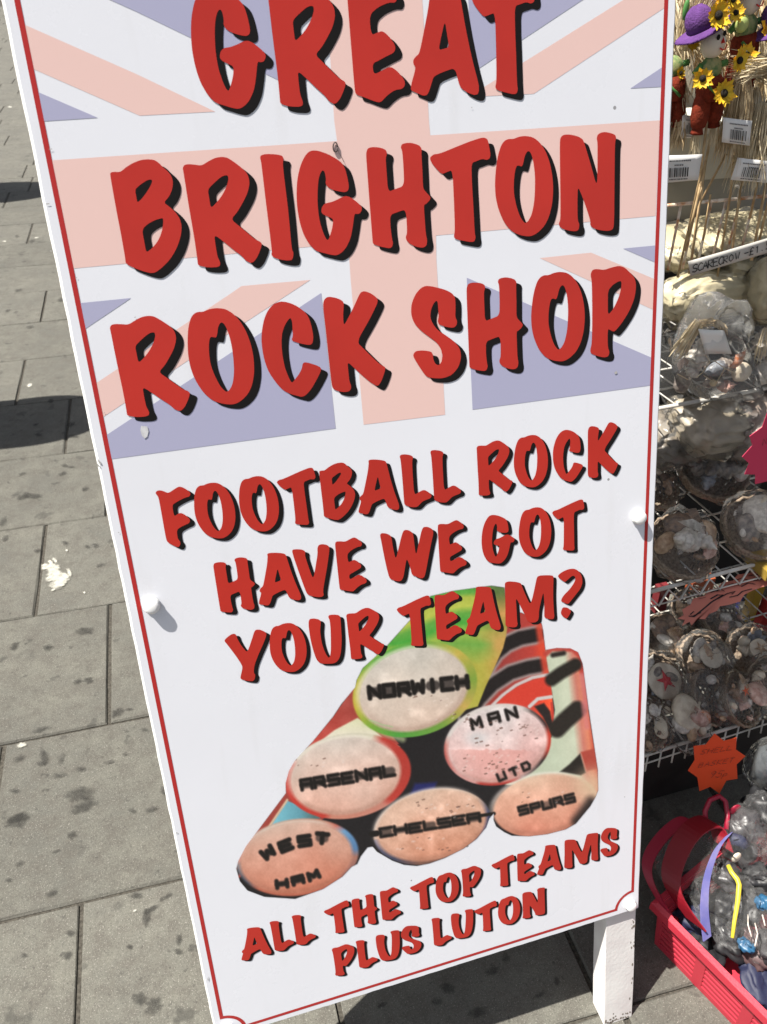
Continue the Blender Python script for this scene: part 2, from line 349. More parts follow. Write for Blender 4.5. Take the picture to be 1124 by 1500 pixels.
# panel outline with slightly nibbled edges
def edge_pts():
    P = []
    N = 70
    for k in range(N + 1): P.append((PW * k / N, rnd.uniform(0, .0007)))
    for k in range(1, N + 1): P.append((PW - rnd.uniform(0, .0006), PH * k / N))
    for k in range(1, N + 1): P.append((PW - PW * k / N, PH))
    for k in range(1, N): P.append((rnd.uniform(0, .0007), PH - PH * k / N))
    return P
EP = edge_pts(); n = len(EP)
CHM = .0022
def inset(u, v): return (u + CHM * (1 if u < .01 else -1 if u > PW - .01 else 0), v + CHM * (1 if v < .01 else -1 if v > PH - .01 else 0))
EI = [inset(*q) for q in EP]
b.add([W(u, v, 0) for u, v in EI] + [W(u, v, -TH) for u, v in EP], [tuple(range(n)), tuple(range(2 * n - 1, n - 1, -1))])
b.build('front_panel', m_panel, sign)
b = MB(); b.add([W(u, v, 0) for u, v in EI] + [W(u, v, -CHM) for u, v in EP] + [W(u, v, -TH) for u, v in EP], [(k * n + i, (k + 1) * n + i, (k + 1) * n + (i + 1) % n, k * n + (i + 1) % n) for k in (0, 1) for i in range(n)])
b.build('panel_edge', m_edge, sign)
# frame: posts (legs) and rails behind the panel
LD = .034; LW = .047
def post(u0, name='leg'):
    mb = MB(); vb = -(.2137 / math.cos(LEAN)); rows = 26; vs = []
    for i in range(rows + 1):
        v = vb + (PH - .01 - vb) * (i / rows) ** 1.0
        for (du, dn) in ((0, -TH - .0005), (LW, -TH - .0005), (LW, -TH - LD), (0, -TH - LD)):
            p = W(u0 + du + rnd.uniform(-.0006, .0006), v, dn)
            if i == 0: p = p - UV * (p.z / UV.z)
            vs.append(p)
    fs = [(4 * i + j, 4 * i + (j + 1) % 4, 4 * i + 4 + (j + 1) % 4, 4 * i + 4 + j) for i in range(rows) for j in range(4)] + [(3, 2, 1, 0), tuple(4 * rows + j for j in range(4))]
    mb.add(vs, fs); return mb.build(name, m_wood, sign)
post(.552); post(.002)
mb = MB(); wbox(mb, .052, .549, PH - .06, PH - .012, -TH - .0005, -TH - .03); mb.build('rail', m_wood, sign)
mb = MB(); wbox(mb, .052, .549, .50, .54, -TH - .0005, -TH - .022); mb.build('rail', m_wood, sign)
# rear leaf, hinged at the top, its lean kept steep to let sunlight past
AP = W(0, PH, -TH - .036); LB = math.radians(5); RV = Vector((0, -math.sin(LB), math.cos(LB))); RN = Vector((0, math.cos(LB), math.sin(LB)))
def R(u, dv, n): return AP + UX * u - RV * dv + RN * n
def rbox(mb, u0, u1, a0, a1, n0, n1): mb.add([R(u, a, n) for u in (u0, u1) for a in (a0, a1) for n in (n0, n1)], [(0, 1, 3, 2), (4, 6, 7, 5), (0, 4, 5, 1), (2, 3, 7, 6), (0, 2, 6, 4), (1, 5, 7, 3)])
ln = (AP.z) / RV.z
for u0 in (.002, .552):
    mb = MB(); rbox(mb, u0, u0 + LW, .0, ln, .001, LD); mb.build('leg', m_wood, sign)
mb = MB(); rbox(mb, 0, PW, -.002, ln - .2137 / RV.z, LD + .0005, LD + .0065); mb.build('rear_panel', m_panel, sign)
for u0 in (.08, .48):
    mb = MB(); mb.tube([W(u0, PH - .01, -TH - .033), W(u0 + .05, PH - .01, -TH - .033)], .006, 10); mb.build('hinge', mat('steel', (.5, .5, .5), .35, metal=1), sign, True)
mb = MB()
for u0 in (.002, .552):
    for _ in range(34):
        v = -(.2137 / math.cos(LEAN)) + .003 + abs(rnd.gauss(0, .008)); u = u0 + rnd.uniform(.001, LW - .003); s_ = rnd.uniform(.0005, .0024); c = W(u, v, -TH - .0002)
        mb.add([c + UX * s_ * math.cos(a) * rnd.uniform(.5, 1.2) + UV * s_ * math.sin(a) for a in (0, 1.05, 2.1, 3.14, 4.2, 5.2)], [(0, 1, 2, 3, 4, 5)])
    for _ in range(14):
        v = rnd.uniform(-.2, -.02); u = u0 + LW - rnd.uniform(.001, .007); s_ = rnd.uniform(.0006, .002); c = W(u, v, -TH - .0002); mb.add([c + UX * s_ * math.cos(a) * rnd.uniform(.4, 1) + UV * s_ * 1.6 * math.sin(a) for a in (0, 1.05, 2.1, 3.14, 4.2, 5.2)], [(0, 1, 2, 3, 4, 5)])
mb.build('paint_chip', mat('bare_dirty_wood', (.20, .17, .14), .9), sign, kind='stuff')
# layers printed on the face -------------------------------------------------
def chaikin(P, it=1, q=.22):
    for _ in range(it):
        o = []
        for i in range(len(P)):
            a = P[i]; c = P[(i + 1) % len(P)]
            o += [(a[0] + (c[0] - a[0]) * q, a[1] + (c[1] - a[1]) * q), (a[0] + (c[0] - a[0]) * (1 - q), a[1] + (c[1] - a[1]) * (1 - q))]
        P = o
    return P
def poly(mb, loops, n):
    L_ = [[Vector((p[0], p[1], 0)) for p in lp] for lp in loops]
    vs = [p for lp in loops for p in lp]; tr = tessellate_polygon(L_)
    fs = []
    for t in tr:
        a, b_, c = (vs[i] for i in t)
        fs.append(t if (b_[0] - a[0]) * (c[1] - a[1]) - (b_[1] - a[1]) * (c[0] - a[0]) > 0 else (t[0], t[2], t[1]))
    mb.add([W(p[0], p[1], n) for p in vs], fs)
def face_print(name, polys, material, n, units=True):
    mb = MB()
    for lp in polys: poly(mb, [[bd(*p) for p in lp] if units else lp], n)
    return mb.build(name, material, sign)
pinks = [[(72.3, 235.7), (494, 207.2), (490, 178), (483.5, 78), (478, -60), (606, -60), (619, 0), (628.8, 180), (630.7, 198.8), (966.7, 176.7), (960.8, 316.7), (639, 345.5), (639.6, 380), (652.4, 608), (533, 622.5), (513.9, 410), (510.5, 357), (400, 366.8), (106, 394)],
         [(30, 34), (200, 109), (315.6, 164.1), (205, 170), (43, 99)],
         [(687, 142.6), (711.9, 126.4), (914, 0), (960, -30), (978.5, -30), (976.5, 10), (782, 138)],
         [(140, 562.5), (339, 430), (354, 419.5), (455, 410.5), (370, 465.8), (149.8, 612.5)],
         [(791, 378.5), (866, 370.5), (958.8, 409), (956.7, 454)]]
blues = [[(50.4, 133), (143.5, 173), (59, 178.5)], [(120, -20), (161, 0), (200, 17.5), (405.7, 116.8), (430, 128), (423, -60), (110, -60)],
         [(683, -60), (692, 107), (704, 99.3), (780, 49), (854, 0), (900, -30), (940, -60)], [(923.5, 130), (970.3, 99), (969, 127.5)],
         [(116, 444.7), (192.5, 437), (124, 483)], [(155, 638.7), (470.8, 429.6), (492, 628), (163, 673)],
         [(683.9, 407.2), (954, 524), (952.5, 565), (692.5, 600.5)], [(913, 364.5), (960.3, 360), (959.2, 384.5)]]
for q_ in pinks: face_print('flag_band', [q_], m_pink, .0001)
for q_ in blues: face_print('flag_triangle', [q_], m_blue, .00016)
# red border with scooped corners
def border():
    i, wd, rad = .0099, .0043, .0255; P = []
    def loop(off):
        a = i + off; pts = []
        for (cx, cy, s0) in ((a, a, 90), (PW - a, a, 180), (PW - a, PH - a, 270), (a, PH - a, 0)):
            r_ = rad - off * .3 + .0
            for k in range(13):
                t = math.radians(s0 - 90 * k / 12 ) if True else 0
                pts.append((cx + (r_ + off * .0) * math.cos(t), cy + r_ * math.sin(t)))
        return pts
    # corners walk: at each corner the arc centre is the corner itself (scooped)
    def loop2(off):
        a = i + off; r_ = rad - off; pts = []
        lx, ly = i, i
        for (cx, cy, s0) in ((i, i, 90), (PW - i, i, 180), (PW - i, PH - i, 270), (i, PH - i, 360)):
            t0 = s0; r2 = rad + off
            d = math.degrees(math.asin(off / r2)) if off else 0
            for k in range(15):
                t = math.radians(t0 - d - (90 - 2 * d) * k / 14)
                pts.append((cx + r2 * math.cos(t), cy + r2 * math.sin(t)))
        return pts
    return loop2(0), loop2(wd)
lo, li = border(); n = len(lo); mb = MB()
mb.add([W(u, v, .0002) for u, v in lo] + [W(u, v, .0002) for u, v in li], [(k, (k + 1) % n, n + (k + 1) % n, n + k) for k in range(n)])
mb.build('border_line', m_line, sign)

# ---- lettering: brush capitals, red over a black drop shadow
def tr(ox, oy, z, pts): return [(ox + x / z, oy + y / z) for x, y in pts]
rA = (380, 200, 1124 / 270); rB = (610, 180, 1124 / 310); rC = (150, 220, 1124 / 250); rD = (370, 410, 1124 / 220); rE = (590, 380, 1124 / 360)
rF = (220, 640, 1124 / 240); rG = (450, 630, 1124 / 240); rH = (300, 750, 1124 / 240); rI = (530, 710, 1124 / 340); rJ = (320, 850, 1124 / 280); rK = (580, 820, 1124 / 290)
GL = {
 'I': (rA, [[(74,718),(78,700),(40,400),(12,158),(5,135),(8,118),(30,110),(70,109),(118,113),(142,121),(149,140),(143,165),(152,255),(177,450),(198,692),(209,708),(206,742),(196,757),(160,758),(118,750),(90,740),(77,730)]]),
 'G': (rA, [[(345,700),(305,660),(270,600),(245,520),(230,430),(227,340),(232,260),(250,180),(278,120),(305,92),(335,86),(370,92),(420,110),(470,138),(500,160),(518,185),(535,240),(547,305),(543,330),(525,342),(490,338),(440,325),(412,305),(404,285),(407,265),(402,230),(395,212),(385,208),(372,225),(360,270),(355,340),(356,430),(368,520),(390,590),(408,628),(420,635),(432,605),(445,560),(452,505),(425,493),(390,478),(377,462),(382,430),(400,410),(440,402),(480,385),(510,368),(535,365),(560,375),(600,405),(625,430),(625,450),(615,470),(600,475),(580,472),(572,540),(558,620),(530,680),(500,712),(470,728),(430,722),(385,710)]]),
 'H': (rA, [[(692,650),(690,630),(672,400),(652,130),(652,100),(660,75),(685,66),(725,68),(755,75),(775,88),(778,110),(770,135),(777,230),(785,340),(830,322),(883,303),(880,200),(872,90),(862,70),(868,50),(890,42),(920,40),(955,48),(980,60),(990,78),(988,105),(995,220),(998,320),(1020,345),(1045,372),(1040,390),(1015,415),(1003,418),(1008,500),(1015,595),(1024,635),(1020,665),(1005,678),(985,680),(950,672),(915,655),(895,632),(893,612),(902,590),(895,445),(845,462),(797,480),(800,560),(810,630),(816,650),(810,675),(795,684),(760,678),(720,668),(697,658)]]),
 'T': (rB, [[(198,608),(205,575),(200,420),(192,252),(165,262),(135,275),(110,250),(85,220),(72,195),(75,182),(95,168),(115,167),(150,155),(210,130),(280,102),(340,82),(360,80),(378,88),(385,120),(394,170),(390,190),(375,200),(350,193),(320,205),(292,215),(295,320),(303,450),(310,590),(315,610),(308,632),(290,635),(250,628),(210,620)]]),
 'O': (rB, [[(590,605),(550,598),(505,578),(465,530),(435,460),(420,390),(417,320),(422,250),(432,180),(450,120),(470,95),(490,87),(515,88),(545,75),(580,71),(620,78),(655,105),(685,150),(708,210),(722,280),(727,350),(722,430),(705,500),(680,550),(645,585),(615,602)], [(572,532),(550,500),(530,440),(518,380),(517,320),(523,260),(532,230),(545,228),(560,235),(568,215),(575,180),(585,158),(597,150),(610,165),(622,210),(630,280),(630,360),(625,430),(612,490),(595,522),(582,533)]]),
 'N': (rB, [[(757,548),(758,530),(765,515),(765,400),(762,200),(762,95),(768,75),(785,64),(820,64),(860,74),(885,90),(895,120),(925,220),(960,350),(962,200),(962,105),(957,85),(962,65),(980,53),(1005,50),(1040,58),(1058,68),(1060,85),(1054,110),(1052,300),(1050,550),(1040,570),(1015,576),(975,572),(940,562),(922,545),(925,525),(905,460),(880,390),(857,338),(855,420),(856,520),(866,540),(862,570),(845,578),(815,575),(775,565)]]),
 'B': (rC, [[(154,745),(152,715),(125,560),(90,380),(52,165),(55,150),(75,145),(120,147),(150,120),(200,88),(250,68),(300,62),(345,67),(375,88),(400,115),(430,140),(455,170),(467,210),(462,260),(440,310),(405,348),(440,372),(480,408),(510,450),(524,500),(520,560),(495,640),(450,720),(390,780),(350,808),(325,812),(280,803),(225,783),(175,762)], [(232,350),(225,310),(216,262),(245,235),(290,203),(315,195),(330,200),(325,225),(300,270),(265,318)], [(290,677),(280,620),(262,525),(300,488),(350,462),(385,452),(402,450),(402,490),(390,550),(365,605),(325,652)]]),
 'R': (rC, [[(630,757),(628,735),(610,600),(570,370),(535,145),(530,120),(540,100),(565,94),(610,98),(655,104),(700,75),(745,52),(790,46),(825,52),(865,78),(920,120),(950,150),(966,185),(970,230),(955,290),(925,350),(890,410),(848,458),(900,500),(960,550),(1010,592),(1035,602),(1052,615),(1045,650),(1020,710),(995,740),(975,745),(945,730),(920,700),(860,655),(800,605),(738,558),(745,620),(758,700),(770,725),(778,745),(775,765),(750,774),(690,774),(650,766)], [(715,385),(705,320),(695,262),(730,225),(780,180),(810,167),(828,170),(832,195),(820,240),(790,300),(750,352)]]),
 'C': (rD, [[(345,872),(290,858),(230,830),(175,770),(120,690),(85,590),(68,480),(68,400),(85,300),(115,230),(155,185),(200,165),(240,165),(290,178),(345,205),(395,245),(420,280),(440,340),(456,420),(452,470),(438,488),(410,488),(370,480),(330,470),(297,458),(294,445),(303,425),(300,370),(298,320),(290,295),(282,287),(268,300),(240,345),(222,400),(217,470),(222,550),(240,650),(262,710),(285,760),(298,772),(320,745),(350,705),(370,665),(375,630),(390,617),(430,625),(490,645),(515,662),(510,690),(480,750),(440,820),(400,865),(370,878)]]),
 'K': (rD, [[(600,815),(590,770),(572,600),(545,350),(528,200),(532,160),(550,135),(575,128),(620,135),(660,150),(682,168),(683,200),(678,270),(683,345),(710,300),(760,200),(800,110),(815,92),(840,86),(885,102),(925,130),(940,158),(925,200),(870,310),(780,466),(830,515),(900,585),(950,630),(975,645),(995,655),(990,690),(965,760),(945,790),(930,795),(890,775),(830,725),(770,670),(710,612),(718,690),(725,760),(738,790),(738,820),(720,838),(680,842),(630,832)]]),
 'S': (rE, [[(112,540),(95,520),(75,490),(50,450),(48,435),(60,420),(90,417),(130,422),(138,435),(140,460),(150,480),(165,486),(178,470),(182,440),(175,410),(155,380),(120,355),(80,325),(50,290),(38,250),(40,205),(58,160),(85,130),(110,121),(150,128),(195,140),(225,155),(240,175),(242,220),(240,265),(250,285),(245,305),(230,315),(190,308),(165,298),(160,285),(165,260),(162,220),(160,195),(152,190),(140,205),(128,235),(126,270),(140,300),(160,325),(200,350),(240,380),(262,410),(268,450),(255,495),(225,530),(185,545),(145,545)]]),
 'P': (rE, [[(860,432),(857,415),(865,385),(867,250),(865,100),(858,70),(868,48),(890,45),(920,50),(955,38),(990,30),(1015,38),(1040,62),(1060,85),(1068,120),(1060,180),(1035,240),(1000,295),(975,325),(965,332),(950,325),(937,318),(937,400),(946,425),(940,445),(920,450),(890,443)], [(938,258),(938,200),(938,145),(960,118),(985,102),(1000,100),(1000,125),(990,170),(965,225)]]),
 'E': (rH, [[(930,535),(925,520),(905,330),(893,215),(905,203),(930,202),(965,205),(1000,185),(1022,175),(1040,180),(1075,205),(1080,222),(1072,238),(1050,240),(1010,260),(977,290),(985,348),(1005,338),(1025,328),(1050,340),(1075,365),(1072,385),(1045,400),(1015,418),(990,432),(995,465),(1030,445),(1055,430),(1080,438),(1110,462),(1112,480),(1100,492),(1075,498),(1045,520),(1022,545),(1000,545),(960,538)]]),
 'A': (rG, [[(352,568),(355,545),(372,488),(362,480),(360,465),(370,452),(385,440),(400,370),(418,280),(423,225),(420,212),(432,204),(470,203),(515,208),(540,215),(548,240),(570,330),(600,430),(630,510),(632,530),(628,545),(612,550),(585,545),(560,535),(548,520),(532,468),(490,485),(445,508),(438,530),(428,560),(420,575),(405,580),(375,573)], [(462,418),(472,370),(485,315),(495,360),(505,402),(485,410)]]),
 'L': (rG, [[(668,512),(665,490),(655,350),(642,205),(635,185),(640,172),(665,167),(705,172),(725,182),(727,195),(720,215),(725,320),(735,447),(765,428),(795,412),(815,415),(850,440),(855,455),(845,470),(820,478),(790,492),(765,520),(750,530),(715,530),(685,522)]]),
 'F': (rF, [[(118,722),(108,690),(85,560),(62,430),(52,405),(38,390),(42,375),(62,367),(90,372),(125,388),(160,365),(190,345),(210,342),(240,355),(275,380),(278,398),(268,412),(250,415),(215,430),(175,452),(152,470),(165,548),(190,530),(210,522),(235,532),(270,560),(275,580),(265,595),(245,603),(210,620),(183,640),(190,700),(205,715),(210,735),(200,755),(185,757),(150,742)]]),
 'V': (rH, [[(705,568),(690,535),(655,440),(620,340),(600,275),(602,260),(625,256),(665,258),(688,268),(690,285),(688,300),(710,370),(745,467),(760,380),(775,290),(773,250),(780,230),(800,221),(835,225),(855,238),(855,270),(840,380),(818,500),(812,550),(818,570),(808,582),(780,585),(740,580)]]),
 'W': (rI, [[(135,455),(122,410),(105,330),(95,275),(88,245),(95,235),(120,237),(140,247),(145,262),(152,310),(165,365),(178,310),(195,240),(205,220),(225,220),(245,232),(250,245),(255,290),(263,345),(275,290),(290,220),(300,205),(320,205),(342,215),(348,235),(335,290),(320,370),(308,435),(300,452),(285,455),(262,445),(243,438),(235,400),(218,355),(210,400),(202,450),(190,468),(170,468),(150,462)]]),
 'Y': (rJ, [[(130,580),(132,560),(142,520),(140,500),(100,440),(50,375),(35,358),(42,345),(70,322),(90,314),(105,320),(112,345),(135,385),(168,425),(180,400),(200,340),(212,300),(225,290),(250,292),(282,308),(282,330),(262,380),(235,440),(212,500),(208,545),(218,555),(215,580),(205,594),(180,593),(150,588)]]),
 'U': (rJ, [[(600,490),(578,470),(560,420),(542,350),(532,280),(530,245),(538,228),(560,225),(590,230),(602,240),(602,260),(598,300),(608,370),(625,420),(645,455),(655,455),(662,420),(662,360),(660,280),(655,235),(645,215),(652,205),(680,202),(710,206),(718,218),(722,280),(726,350),(722,420),(712,460),(695,482),(675,490),(640,492)]]),
 'M': (rK, [[(622,378),(622,350),(622,250),(618,150),(620,130),(640,123),(680,126),(710,133),(715,150),(738,205),(762,255),(775,220),(790,150),(800,100),(815,90),(860,88),(892,90),(895,105),(892,200),(897,300),(900,320),(895,338),(870,338),(845,330),(842,315),(843,250),(838,180),(825,230),(812,290),(812,320),(808,345),(790,357),(760,357),(745,345),(738,325),(715,280),(680,210),(685,280),(688,350),(692,365),(685,382),(660,385)]]),
 '?': (rK, [[(935,235),(950,205),(985,170),(1010,135),(1020,110),(1015,92),(1000,92),(985,105),(960,128),(945,120),(922,100),(920,90),(940,72),(975,55),(1010,50),(1035,62),(1055,90),(1060,130),(1048,165),(1020,200),(985,245),(975,252),(955,245)]]),
 '.': (rK, [[(935,305),(942,280),(950,270),(975,272),(995,290),(990,305),(975,330),(968,335),(950,325)]]),
}
GB = {}
for ch, ((ox, oy, z), loops) in GL.items():
    GB[ch] = [[bd(*p) for p in tr(ox, oy, z, lp)] for lp in loops]
def hgt(a, b_): p, q = bd(*a), bd(*b_); return abs(p[1] - q[1])
def zr(r, a, b_): return tr(*r, [a, b_])
hH = hgt(*zr(rA, (692, 650), (660, 75)))
z7 = (340, 1290, 1124 / 260); z8 = (480, 1290, 1124 / 340); zR = (680, 600, 1124 / 240); zF = (150, 430, 1124 / 250)
sc2 = 1.0
sc1 = hgt(*zr((270, 0, 1124 / 250), (420, 272), (370, 722))) / hgt(*zr(rA, (535, 365), (470, 728)))
sc3 = hgt(*zr(rE, (303, 495), (292, 115))) / hH
sc4 = sc3 * hgt(*zr(zR, (848, 460), (850, 125))) / hgt(*zr(rD, (600, 815), (532, 160)))
sc5 = hgt(*zr(rH, (108, 678), (62, 355))) / hH
sc6 = hgt(*zr(rJ, (780, 458), (752, 205))) / hgt(*zr(rC, (630, 757), (535, 110)))
sc7 = hgt(*zr(z7, (778, 288), (757, 120))) / hH
sc8 = hgt(*zr(z8, (943, 180), (943, 62))) / hgt(*zr(rB, (757, 548), (762, 85)))
SRC = dict(I=sc2, G=sc2, H=sc2, T=sc2, O=sc2, N=sc2, B=sc2, R=sc2, C=sc3, K=sc3, S=sc3, P=sc3, E=sc5, A=sc4, L=sc4, F=sc4, V=sc5, W=sc5, Y=sc6, U=sc6, M=sc6)
SRC['?'] = SRC['.'] = sc6
print('scales', [round(x, 3) for x in (sc1, sc2, sc3, sc4, sc5, sc6, sc7, sc8)])
LINES = [      # (size, drop shadow, letters): a letter alone stands where it was drawn; with 2 numbers its lower left corner is given, with 4 its box
 (sc1, .0062, [('G', 315.6, 151.2), ('R', 410.6, 151.7), ('E', 521.5, 139.3), ('A', 601.5, 132.9), ('T', 725.3, 129)]),
 (sc2, .0062, [('B',), ('R',), ('I',), ('G',), ('H',), ('T',), ('O',), ('N',)]),
 (sc3, .0062, [('R', 161.1, 462.9, 278.6, 611.3), ('O', 275, 451.6, 372.9, 593), ('C',), ('K',), ('S',), ('H', 683.5, 406.6, 766.2, 544), ('O', 778, 398.6, 856.8, 529.9), ('P',)]),
 (sc4, .0043, [('F',), ('O', 284.5, 707.3, 345.3, 789), ('O', 350.3, 697.7, 409, 778.8), ('T', 405.8, 685.3, 462.4, 769.2), ('B', 467.7, 678, 520.5, 762), ('A',), ('L',), ('L', 636.4, 732.5), ('R', 698.2, 645.5, 751, 726.4), ('O', 752.6, 637.4, 802.8, 714.2), ('C', 809.8, 629.9, 854, 706.1), ('K', 861, 618.6, 905.3, 700.4)]),
 (sc5, .0043, [('H', 312.8, 816.6, 373.7, 897.3), ('A', 379.4, 809.8, 441.4, 887.3), ('V',), ('E',), ('W',), ('E', 641, 762, 683.7, 840), ('G', 705.4, 754.5, 753.8, 825.8), ('O', 759.9, 743.3, 807.7, 815.9), ('T', 808.9, 731.8, 856, 806.8)]),
 (sc6, .0040, [('Y',), ('O', 395.2, 912.8, 449.5, 984.5), ('U',), ('R', 507.3, 890.6, 562.9, 965.8), ('T', 581.3, 872.4, 631.6, 946.4), ('E', 636.2, 865.9, 676.7, 938.2), ('A', 681.4, 859.2, 733.5, 930.4), ('M',), ('?',)]),
 (sc7, .0032, [('A', 353.9, 1358.2, 397.8, 1406.8), ('L', 395, 1349, 431, 1393), ('L', 427.4, 1340.2, 463, 1384.1), ('T', 474.6, 1318.9, 511.6, 1366.8), ('H', 515.1, 1309.7, 552.8, 1358.2), ('E', 556.3, 1299.7, 587.5, 1347.4), ('T', 600.6, 1284.7, 636, 1331.6), ('O', 638, 1278, 672.3, 1321.6), ('P', 675.3, 1268.4, 704.9, 1313.4), ('T', 720, 1252, 753.9, 1298.3), ('E', 757.3, 1245.4, 783.3, 1290.7), ('A', 786.6, 1237.5, 822, 1281.7), ('M', 826.5, 1220, 876.4, 1272), ('S', 879.5, 1212.7, 905.2, 1254.4)]),
 (sc8, .0032, [('P', 486, 1383.2, 519.3, 1429.1), ('L', 521.1, 1377.1, 553.5, 1417.6), ('U', 550.5, 1362.6, 585.9, 1407.4), ('S', 587.4, 1355.9, 617.6, 1397.4), ('L', 632.1, 1344.4, 662, 1385.3), ('U', 660.6, 1331.7, 693.2, 1374.7), ('T', 694.8, 1319.3, 728, 1364.1), ('O', 729.5, 1312.4, 762, 1354.1), ('N', 765.2, 1300, 798.5, 1345.4)]),
]
HI = np.linalg.inv(np.array(list(HB) + [1.]).reshape(3, 3))
def inv(P):
    q = np.c_[np.asarray(P, float), np.ones(len(P))] @ HI.T; return q[:, :2] / q[:, 2:]
def fit(loops, k, box):
    P = np.array(loops[0], float); kx = ky = k; t = np.array(bd((box[0] + box[2]) / 2, (box[1] + box[3]) / 2)); c0 = (P.min(0) + P.max(0)) / 2
    for _ in range(14):
        D = inv((P - c0) * (kx, ky) + t); mn, mx = D.min(0), D.max(0); kx *= ((box[2] - box[0]) / (mx[0] - mn[0])) ** .8; ky *= ((box[3] - box[1]) / (mx[1] - mn[1])) ** .8
        cc = (mn + mx) / 2; w_ = np.array([(box[0] + box[2]) / 2, (box[1] + box[3]) / 2]); a = np.array(bd(*cc)); b2 = np.array(bd(*w_)); t = t + (b2 - a)
    return [[tuple((np.array(q) - c0) * (kx, ky) + t) for q in lp] for lp in loops]
for sc, sh, items in LINES:
    for it in items:
        loops = [[list(q) for q in lp] for lp in GB[it[0]]]
        k = sc / SRC[it[0]]
        if len(it) == 5: loops = fit(loops, k, it[1:])
        elif len(it) > 1:
            o0 = loops[0][0]; tx = bd(it[1], it[2])
            loops = [[(tx[0] + (q[0] - o0[0]) * k, tx[1] + (q[1] - o0[1]) * k) for q in lp] for lp in loops]
        loops = [chaikin(lp, 2, .22) for lp in loops]
        sets = [loops] + ([[chaikin(GB['.'][0], 2, .22)]] if it[0] == '?' else [])
        mb = MB()
        for lp in sets:
            mb.cur = 0; poly(mb, lp, .00050)
            mb.cur = 1; poly(mb, [[(q[0] + sh, q[1] - sh * .86) for q in l_] for l_ in lp], .00040)
        mb.build('letter', [m_red, m_black], sign)

# ---- plastic caps over the fixing screws
def cap(u, v, h=.0076, r=.0076):
    mb = MB(); N = 18; prof = [(r * 1.15, 0), (r * 1.15, .0015), (r, .0018), (r, h - .0018), (r * .86, h - .0008), (r * .5, h), (0.0001, h)]
    vs = [W(u + q * math.cos(2 * math.pi * j / N) + .0, v + q * math.sin(2 * math.pi * j / N), .0005 + z) for q, z in prof for j in range(N)]
    mb.add(vs, [(i * N + j, i * N + (j + 1) % N, (i + 1) * N + (j + 1) % N, (i + 1) * N + j) for i in range(len(prof) - 1) for j in range(N)])
    mb.build('screw_cap', m_cap, sign, True)
for (u, v) in ((.0242, .6075), (.5765, .604), (.5845, .0145), (.0165, .0175), (.0165, PH - .0175), (.5845, PH - .0175)): cap(u, v)
# scuffs: flaking nick on the left edge, grey smears on the face
m_scuff = mat('scuff', (.42, .41, .40), .7); mb = MB()
def nick(x, y, pts, mm=None):
    poly(mb, [[bd(x + a, y + b_) for a, b_ in pts]], .0006)
for (x, y, s) in ((145, 676, 1.0), (143.5, 681, .8)): nick(x, y, [(-2 * s, -4 * s), (1 * s, -1 * s), (3 * s, 2 * s), (4 * s, 5 * s), (0, 3 * s), (-1 * s, 0)])
for (x, y, a, b_) in ((74.5, 219, 3, .8), (70, 299, 3.5, 1.2), (75, 368, .9, 1.4), (112, 407, 1.2, 1), (198, 465, 1.2, 1.2), (153, 605, 1, 1), (691, 158, 1, 1), (305, 1434, .8, 4), (259, 1220, 1.6, 1), (40, 185, 1, 2), (902, 546, 2.4, 2.6), (174, 780, 1.2, .8)):
    nick(x, y, [(-a, 0), (-a * .3, b_), (a, b_ * .4), (a * .6, -b_)])
mb.build('scuff', m_scuff, sign, kind='stuff')
mb = MB(); ring = [bd(491 + 3.2 * math.cos(t), 216 + 7 * math.sin(t)) for t in [k * math.pi / 6 for k in range(13)]]
mb.tube([W(u, v, .0012) for u, v in ring] , .0006, 6); mb.tube([W(*bd(495, 221), .001), W(*bd(500, 230), .001), W(*bd(504, 238), .001)], .00025, 5)
mb.build('wire_loop', mat('rusty_wire', (.06, .04, .04), .6), sign, True)
mb = MB(); nick(212, 632, [(-5, -8), (4, -7), (6, 0), (4, 8), (0, 11), (-4, 6), (-6, -1)]); mb.build('smear', mat('dried_smear', (.62, .62, .64), .7, .2, .2, 300), sign)

# ---- the printed picture of cut rock sticks (a flat print, coloured point by point)
BLK = {'A': [[(0,0),(.0,1),(1,1),(1,0)],[(0,.5),(1,.5)]], 'R': [[(0,0),(0,1),(.9,1),(.95,.5),(0,.5)],[(.5,.5),(1,0)]], 'S': [[(1,1),(0,1),(0,.52),(1,.52),(1,0),(0,0)]],
       'E': [[(1,1),(0,1),(0,0),(1,0)],[(0,.5),(.8,.5)]], 'N': [[(0,0),(0,1),(1,0),(1,1)]], 'L': [[(0,1),(0,0),(1,0)]], 'O': [[(0,0),(0,1),(1,1),(1,0),(0,0)]], 'W': [[(0,1),(.1,0),(.5,.7),(.9,0),(1,1)]],
       'I': [[(.5,0),(.5,1)]], 'C': [[(1,1),(0,1),(0,0),(1,0)]], 'H': [[(0,0),(0,1)],[(0,.5),(1,.5)],[(1,0),(1,1)]], 'T': [[(0,1),(1,1)],[(.5,1),(.5,0)]], 'M': [[(0,0),(.05,1),(.5,.35),(.95,1),(1,0)]],
       'U': [[(0,1),(0,0),(1,0),(1,1)]], 'D': [[(0,0),(0,1),(.8,1),(1,.5),(.8,0),(0,0)]], 'P': [[(0,0),(0,1),(1,1),(1,.5),(0,.5)]]}
